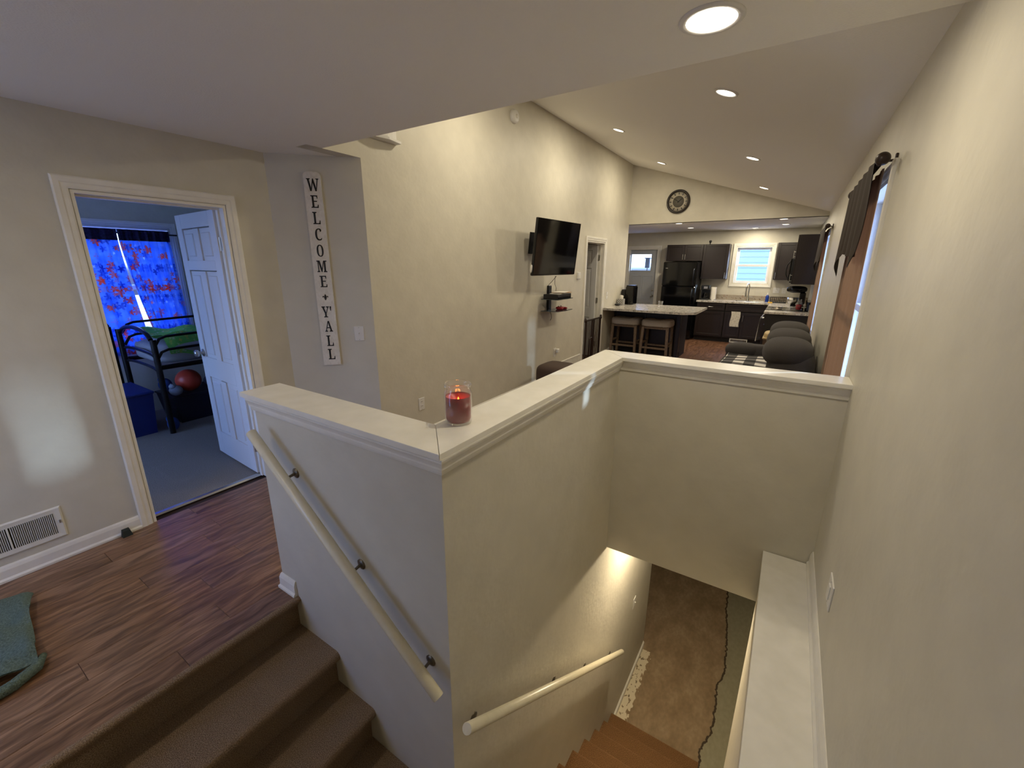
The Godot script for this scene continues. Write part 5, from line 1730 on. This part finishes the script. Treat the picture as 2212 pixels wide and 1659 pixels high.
func build_bedroom() -> void:
	var w := setting("window_4", V(-6.05, 0.78, -1.6), "bedroom window behind the blue printed curtains")
	window_unit(w, V(-6.05, 0, 0), V(0, 0, 1), V(1, 0, 0), -2.20, -1.02, 0.78, 2.04, 0.15, 0.06)
	var r := thing("bedroom_curtain_rod", "thin dark rod across the top of the bedroom window", "curtain rod", V(-5.985, 1.975, -1.6))
	var m := mb()
	m.tube([V(-5.985, 1.97, -0.98), V(-5.985, 1.97, -2.24)], 0.008, 8)
	for z in [-1.0, -2.22]:
		m.tube([V(-6.05, 1.97, z), V(-5.985, 1.97, z)], 0.006, 6)
	part(r, "rod", m, M.black_metal)
	for k in [[-1.03, -1.70, -1.79, "blue and red printed curtain, half farther from the bedroom door"], [-1.71, -2.155, -2.20, "blue and red printed curtain, half beside the open bedroom door"]]:
		var c := thing("printed_curtain", k[3], "curtain", V(-5.98, 0.7, (k[0] + k[1]) * 0.5), "bedroom curtains")
		var za: float = k[0]
		var zt: float = k[1]
		var zl: float = k[2]
		var left: bool = za > -1.5
		var f := func(u: float, v: float) -> Vector3:
			var vv := pow(v, 1.4)
			var z0 := za if left else lerpf(za, -1.87, vv)
			var z1 := lerpf(zt, zl, vv)
			return V(-5.972 + (0.012 + 0.012 * v) * sin(u * 38.0 + 1.3 * sin(v * 3.0)) + 0.006 * sin(u * 83.0), lerpf(1.90, 0.70, v), lerpf(z0, z1, u))
		m = mb()
		m.sheet(80, 20, f, 0.002, V(1, 0, 0))
		part(c, "panel", m, M.kid_curtain)
		var g := func(u: float, v: float) -> Vector3:
			return V(-5.968 + 0.012 * sin(u * 38.0) + 0.006 * sin(u * 83.0), lerpf(2.005, 1.895, v), lerpf(za, zt, u))
		m = mb()
		m.sheet(80, 5, g, 0.004, V(1, 0, 0))
		part(c, "heading", m, M.kid_hem)
	# black tube loft bed
	var b := thing("metal_bed", "black metal tube bed with curved foot rails in the bedroom", "bed", V(-5.45, 0, -2.3))
	var xa := -5.07
	var xb := -5.86
	for p in [[xa, -1.53, 1.02], [xb, -1.50, 1.06], [xa, -3.30, 1.02], [xb, -3.30, 1.06]]:
		m = mb()
		m.tube([V(p[0], 0.0, p[1]), V(p[0], p[2] - 0.06, p[1])], 0.026, 12)
		part(b, "post", m, M.black_metal)
	for y in [0.0, -0.16, -0.30]:
		m = mb()
		var bow := []
		for k in 13:
			var t := k / 12.0
			bow.append(V(lerpf(xa, xb, t), 0.96 + y + 0.09 * (1.0 if y == 0.0 else 0.3) * pow(sin(t * PI), 0.5), -1.515))
		m.tube(bow, 0.014 if y < 0.0 else 0.02, 10)
		part(b, "foot_rail", m, M.black_metal)
	for x in [xa, xb]:
		var hi := 0.98 if x == xa else 1.06
		for y in [hi, hi - 0.13, 0.68]:
			m = mb()
			m.tube([V(x, y - 0.10, -1.53), V(x, y - 0.02, -1.58), V(x, y, -1.64), V(x, y + 0.03, -3.28)] if y > 0.7 else [V(x, y, -1.53), V(x, y, -3.28)], 0.013 if y > 0.7 else 0.024, 8)
			part(b, "side_rail", m, M.black_metal)
	m = mb()
	m.soft(V(-5.465, 0.79, -2.42), V(0.36, 0.10, 0.86), 8.0, 10)
	part(b, "mattress", m, M.sheet_grey)
	var q := thing("green_quilt", "bright green printed quilt spread on the metal bed", "quilt", V(-5.46, 0.9, -2.4))
	m = mb()
	m.sheet(36, 40, func(u: float, v: float) -> Vector3:
		var x := lerpf(-5.10, -5.82, u)
		var y := 0.955 + 0.025 * sin(u * 7.0 + v * 13.0) + 0.02 * sin(v * 21.0 - u * 5.0)
		if u < 0.15:
			y -= (0.15 - u) * (1.0 + 0.5 * sin(v * 9.0))
		return V(x, y, lerpf(-1.66, -3.2, v)), 0.02, Vector3.UP)
	part(q, "cover", m, M.green_cloth)
	# second headboard to the side
	var h := thing("metal_headboard", "curved black tube headboard beside the bedroom window", "headboard", V(-5.88, 0, -1.1))
	for y in [1.12, 0.98, 0.80]:
		m = mb()
		m.tube([V(-5.88, y - 0.09, -1.43), V(-5.88, y - 0.02, -1.40), V(-5.88, y, -1.33), V(-5.88, y, -0.85), V(-5.88, y - 0.02, -0.78), V(-5.88, y - 0.09, -0.75)], 0.018, 10)
		part(h, "crossbar", m, M.black_metal)
	for z in [-1.43, -0.75]:
		m = mb()
		m.tube([V(-5.88, 0.0, z), V(-5.88, 1.03, z)], 0.024, 10)
		part(h, "post", m, M.black_metal)
	# storage under the bed
	var o := thing("blue_tote", "royal blue storage tote at the foot of the bed", "storage tote", V(-5.45, 0, -1.2))
	m = mb()
	m.hexa([V(-5.70, 0.005, -1.45), V(-5.22, 0.005, -1.45), V(-5.22, 0.005, -0.90), V(-5.70, 0.005, -0.90), V(-5.74, 0.42, -1.47), V(-5.18, 0.42, -1.47), V(-5.18, 0.42, -0.86), V(-5.74, 0.42, -0.86)])
	part(o, "tub", m, M.bin_blue)
	bx(o, "lid", M.bin_blue, V(-5.76, 0.42, -1.48), V(-5.16, 0.45, -0.84), 0.01)
	o = thing("navy_tote", "dark navy open tote of toys under the bed", "storage tote", V(-5.5, 0, -1.9))
	m = mb()
	m.hexa([V(-5.72, 0.005, -2.40), V(-5.32, 0.005, -2.40), V(-5.32, 0.005, -1.70), V(-5.72, 0.005, -1.70), V(-5.75, 0.30, -2.44), V(-5.29, 0.30, -2.44), V(-5.29, 0.30, -1.66), V(-5.75, 0.30, -1.66)])
	part(o, "tub", m, M.bin_dark)
	bx(o, "rim", M.bin_dark, V(-5.76, 0.285, -2.45), V(-5.28, 0.305, -1.65), 0.006)
	o = thing("toy_ball", "glossy red-orange ball on the navy tote", "ball", V(-5.45, 0.31, -1.86))
	m = mb()
	m.soft(V(-5.45, 0.425, -1.88), V(0.12, 0.12, 0.12), 2.0, 10)
	part(o, "ball", m, M.ball)
	for k in [[V(-5.36, 0.36, -1.72), V(0.07, 0.055, 0.06), "pale plush toy in front of the red-orange ball", 0], [V(-5.62, 0.38, -1.72), V(0.08, 0.075, 0.06), "blue plush toy behind the bed post", 1], [V(-5.48, 0.37, -2.14), V(0.12, 0.065, 0.10), "pale plush toy at the far end of the navy tote", 0], [V(-5.15, 0.075, -1.57), V(0.06, 0.07, 0.05), "blue plush toy on the bedroom carpet by the bed post", 1]]:
		o = thing("plush_toy", k[2], "toy", k[0], "toys under the bed")
		m = mb()
		m.soft(k[0], k[1], 2.0, 8)
		m.soft(k[0] + V(0.01, k[1].y * 0.9, 0.03), k[1] * 0.5, 2.0, 6)
		part(o, "body", m, M.plush if k[3] == 0 else M.plush_blue)
		m = mb()
		for s in [-1, 1]:
			m.soft(k[0] + V(0.01 + 0.02 * s, k[1].y * 1.25, 0.03), k[1] * 0.18, 2.0, 4)
		part(o, "ear", m, M.red if k[3] == 1 else M.plush)

func build_outside() -> void:
	var m := mb()
	m.box(V(0.485, -0.75, 1.35), V(40, -0.6, -40))
	m.box(V(-40, -0.75, -11.36), V(0.485, -0.6, -40))
	m.box(V(-40, -0.75, 40), V(40, -0.6, 1.36))
	m.box(V(-40, -0.75, 1.36), V(-6.21, -0.6, -11.36))
	solid("ground", m, M.grass)
	var h := thing("neighbour_house", "pale sided house seen through the kitchen window", "house", V(-1.2, -0.6, -19))
	m = mb()
	m.box(V(-3.2, -0.6, -24), V(2.0, 4.2, -19))
	part(h, "wall", m, M.siding)
	for k in 24:
		m = mb()
		var y := -0.6 + k * 0.2
		m.hexa([V(-3.2, y, -18.97), V(2.0, y, -18.97), V(2.0, y, -19), V(-3.2, y, -19), V(-3.2, y + 0.2, -18.995), V(2.0, y + 0.2, -18.995), V(2.0, y + 0.2, -19), V(-3.2, y + 0.2, -19)])
		part(h, "siding_board", m, M.siding)
	m = mb()
	m.prism([Vector2(-3.5, 4.2), Vector2(2.3, 4.2), Vector2(-0.6, 6.2)], Vector3.ZERO, V(1, 0, 0), V(0, 1, 0), V(0, 0, 1), -24.2, -18.8)
	part(h, "roof", m, mat(rgb(90, 92, 98), 0.9))
	var f := thing("yard_fence", "low grey fence behind the kitchen window", "fence", V(-1.2, -0.6, -16))
	for k in 14:
		bx(f, "picket", M.siding, V(-3.0 + k * 0.28, -0.6, -16.0), V(-2.76 + k * 0.28, 1.05, -15.97), 0.004)
	for y in [0.0, 0.8]:
		bx(f, "fence_rail", M.siding, V(-3.0, y, -16.04), V(0.9, y + 0.08, -16.0), 0.004)
	var l := thing("porch_lantern", "dark lantern outside the kitchen door pane", "lantern", V(-3.33, 1.64, -12.05))
	bx(l, "body", M.black_metal, V(-3.43, 1.60, -12.1), V(-3.32, 1.84, -12.0), 0.01)
	bx(l, "roof", M.black_metal, V(-3.45, 1.84, -12.12), V(-3.30, 1.87, -11.98), 0.01)
	bx(l, "pole", M.black_metal, V(-3.385, -0.6, -12.06), V(-3.365, 1.60, -12.04), 0.002)
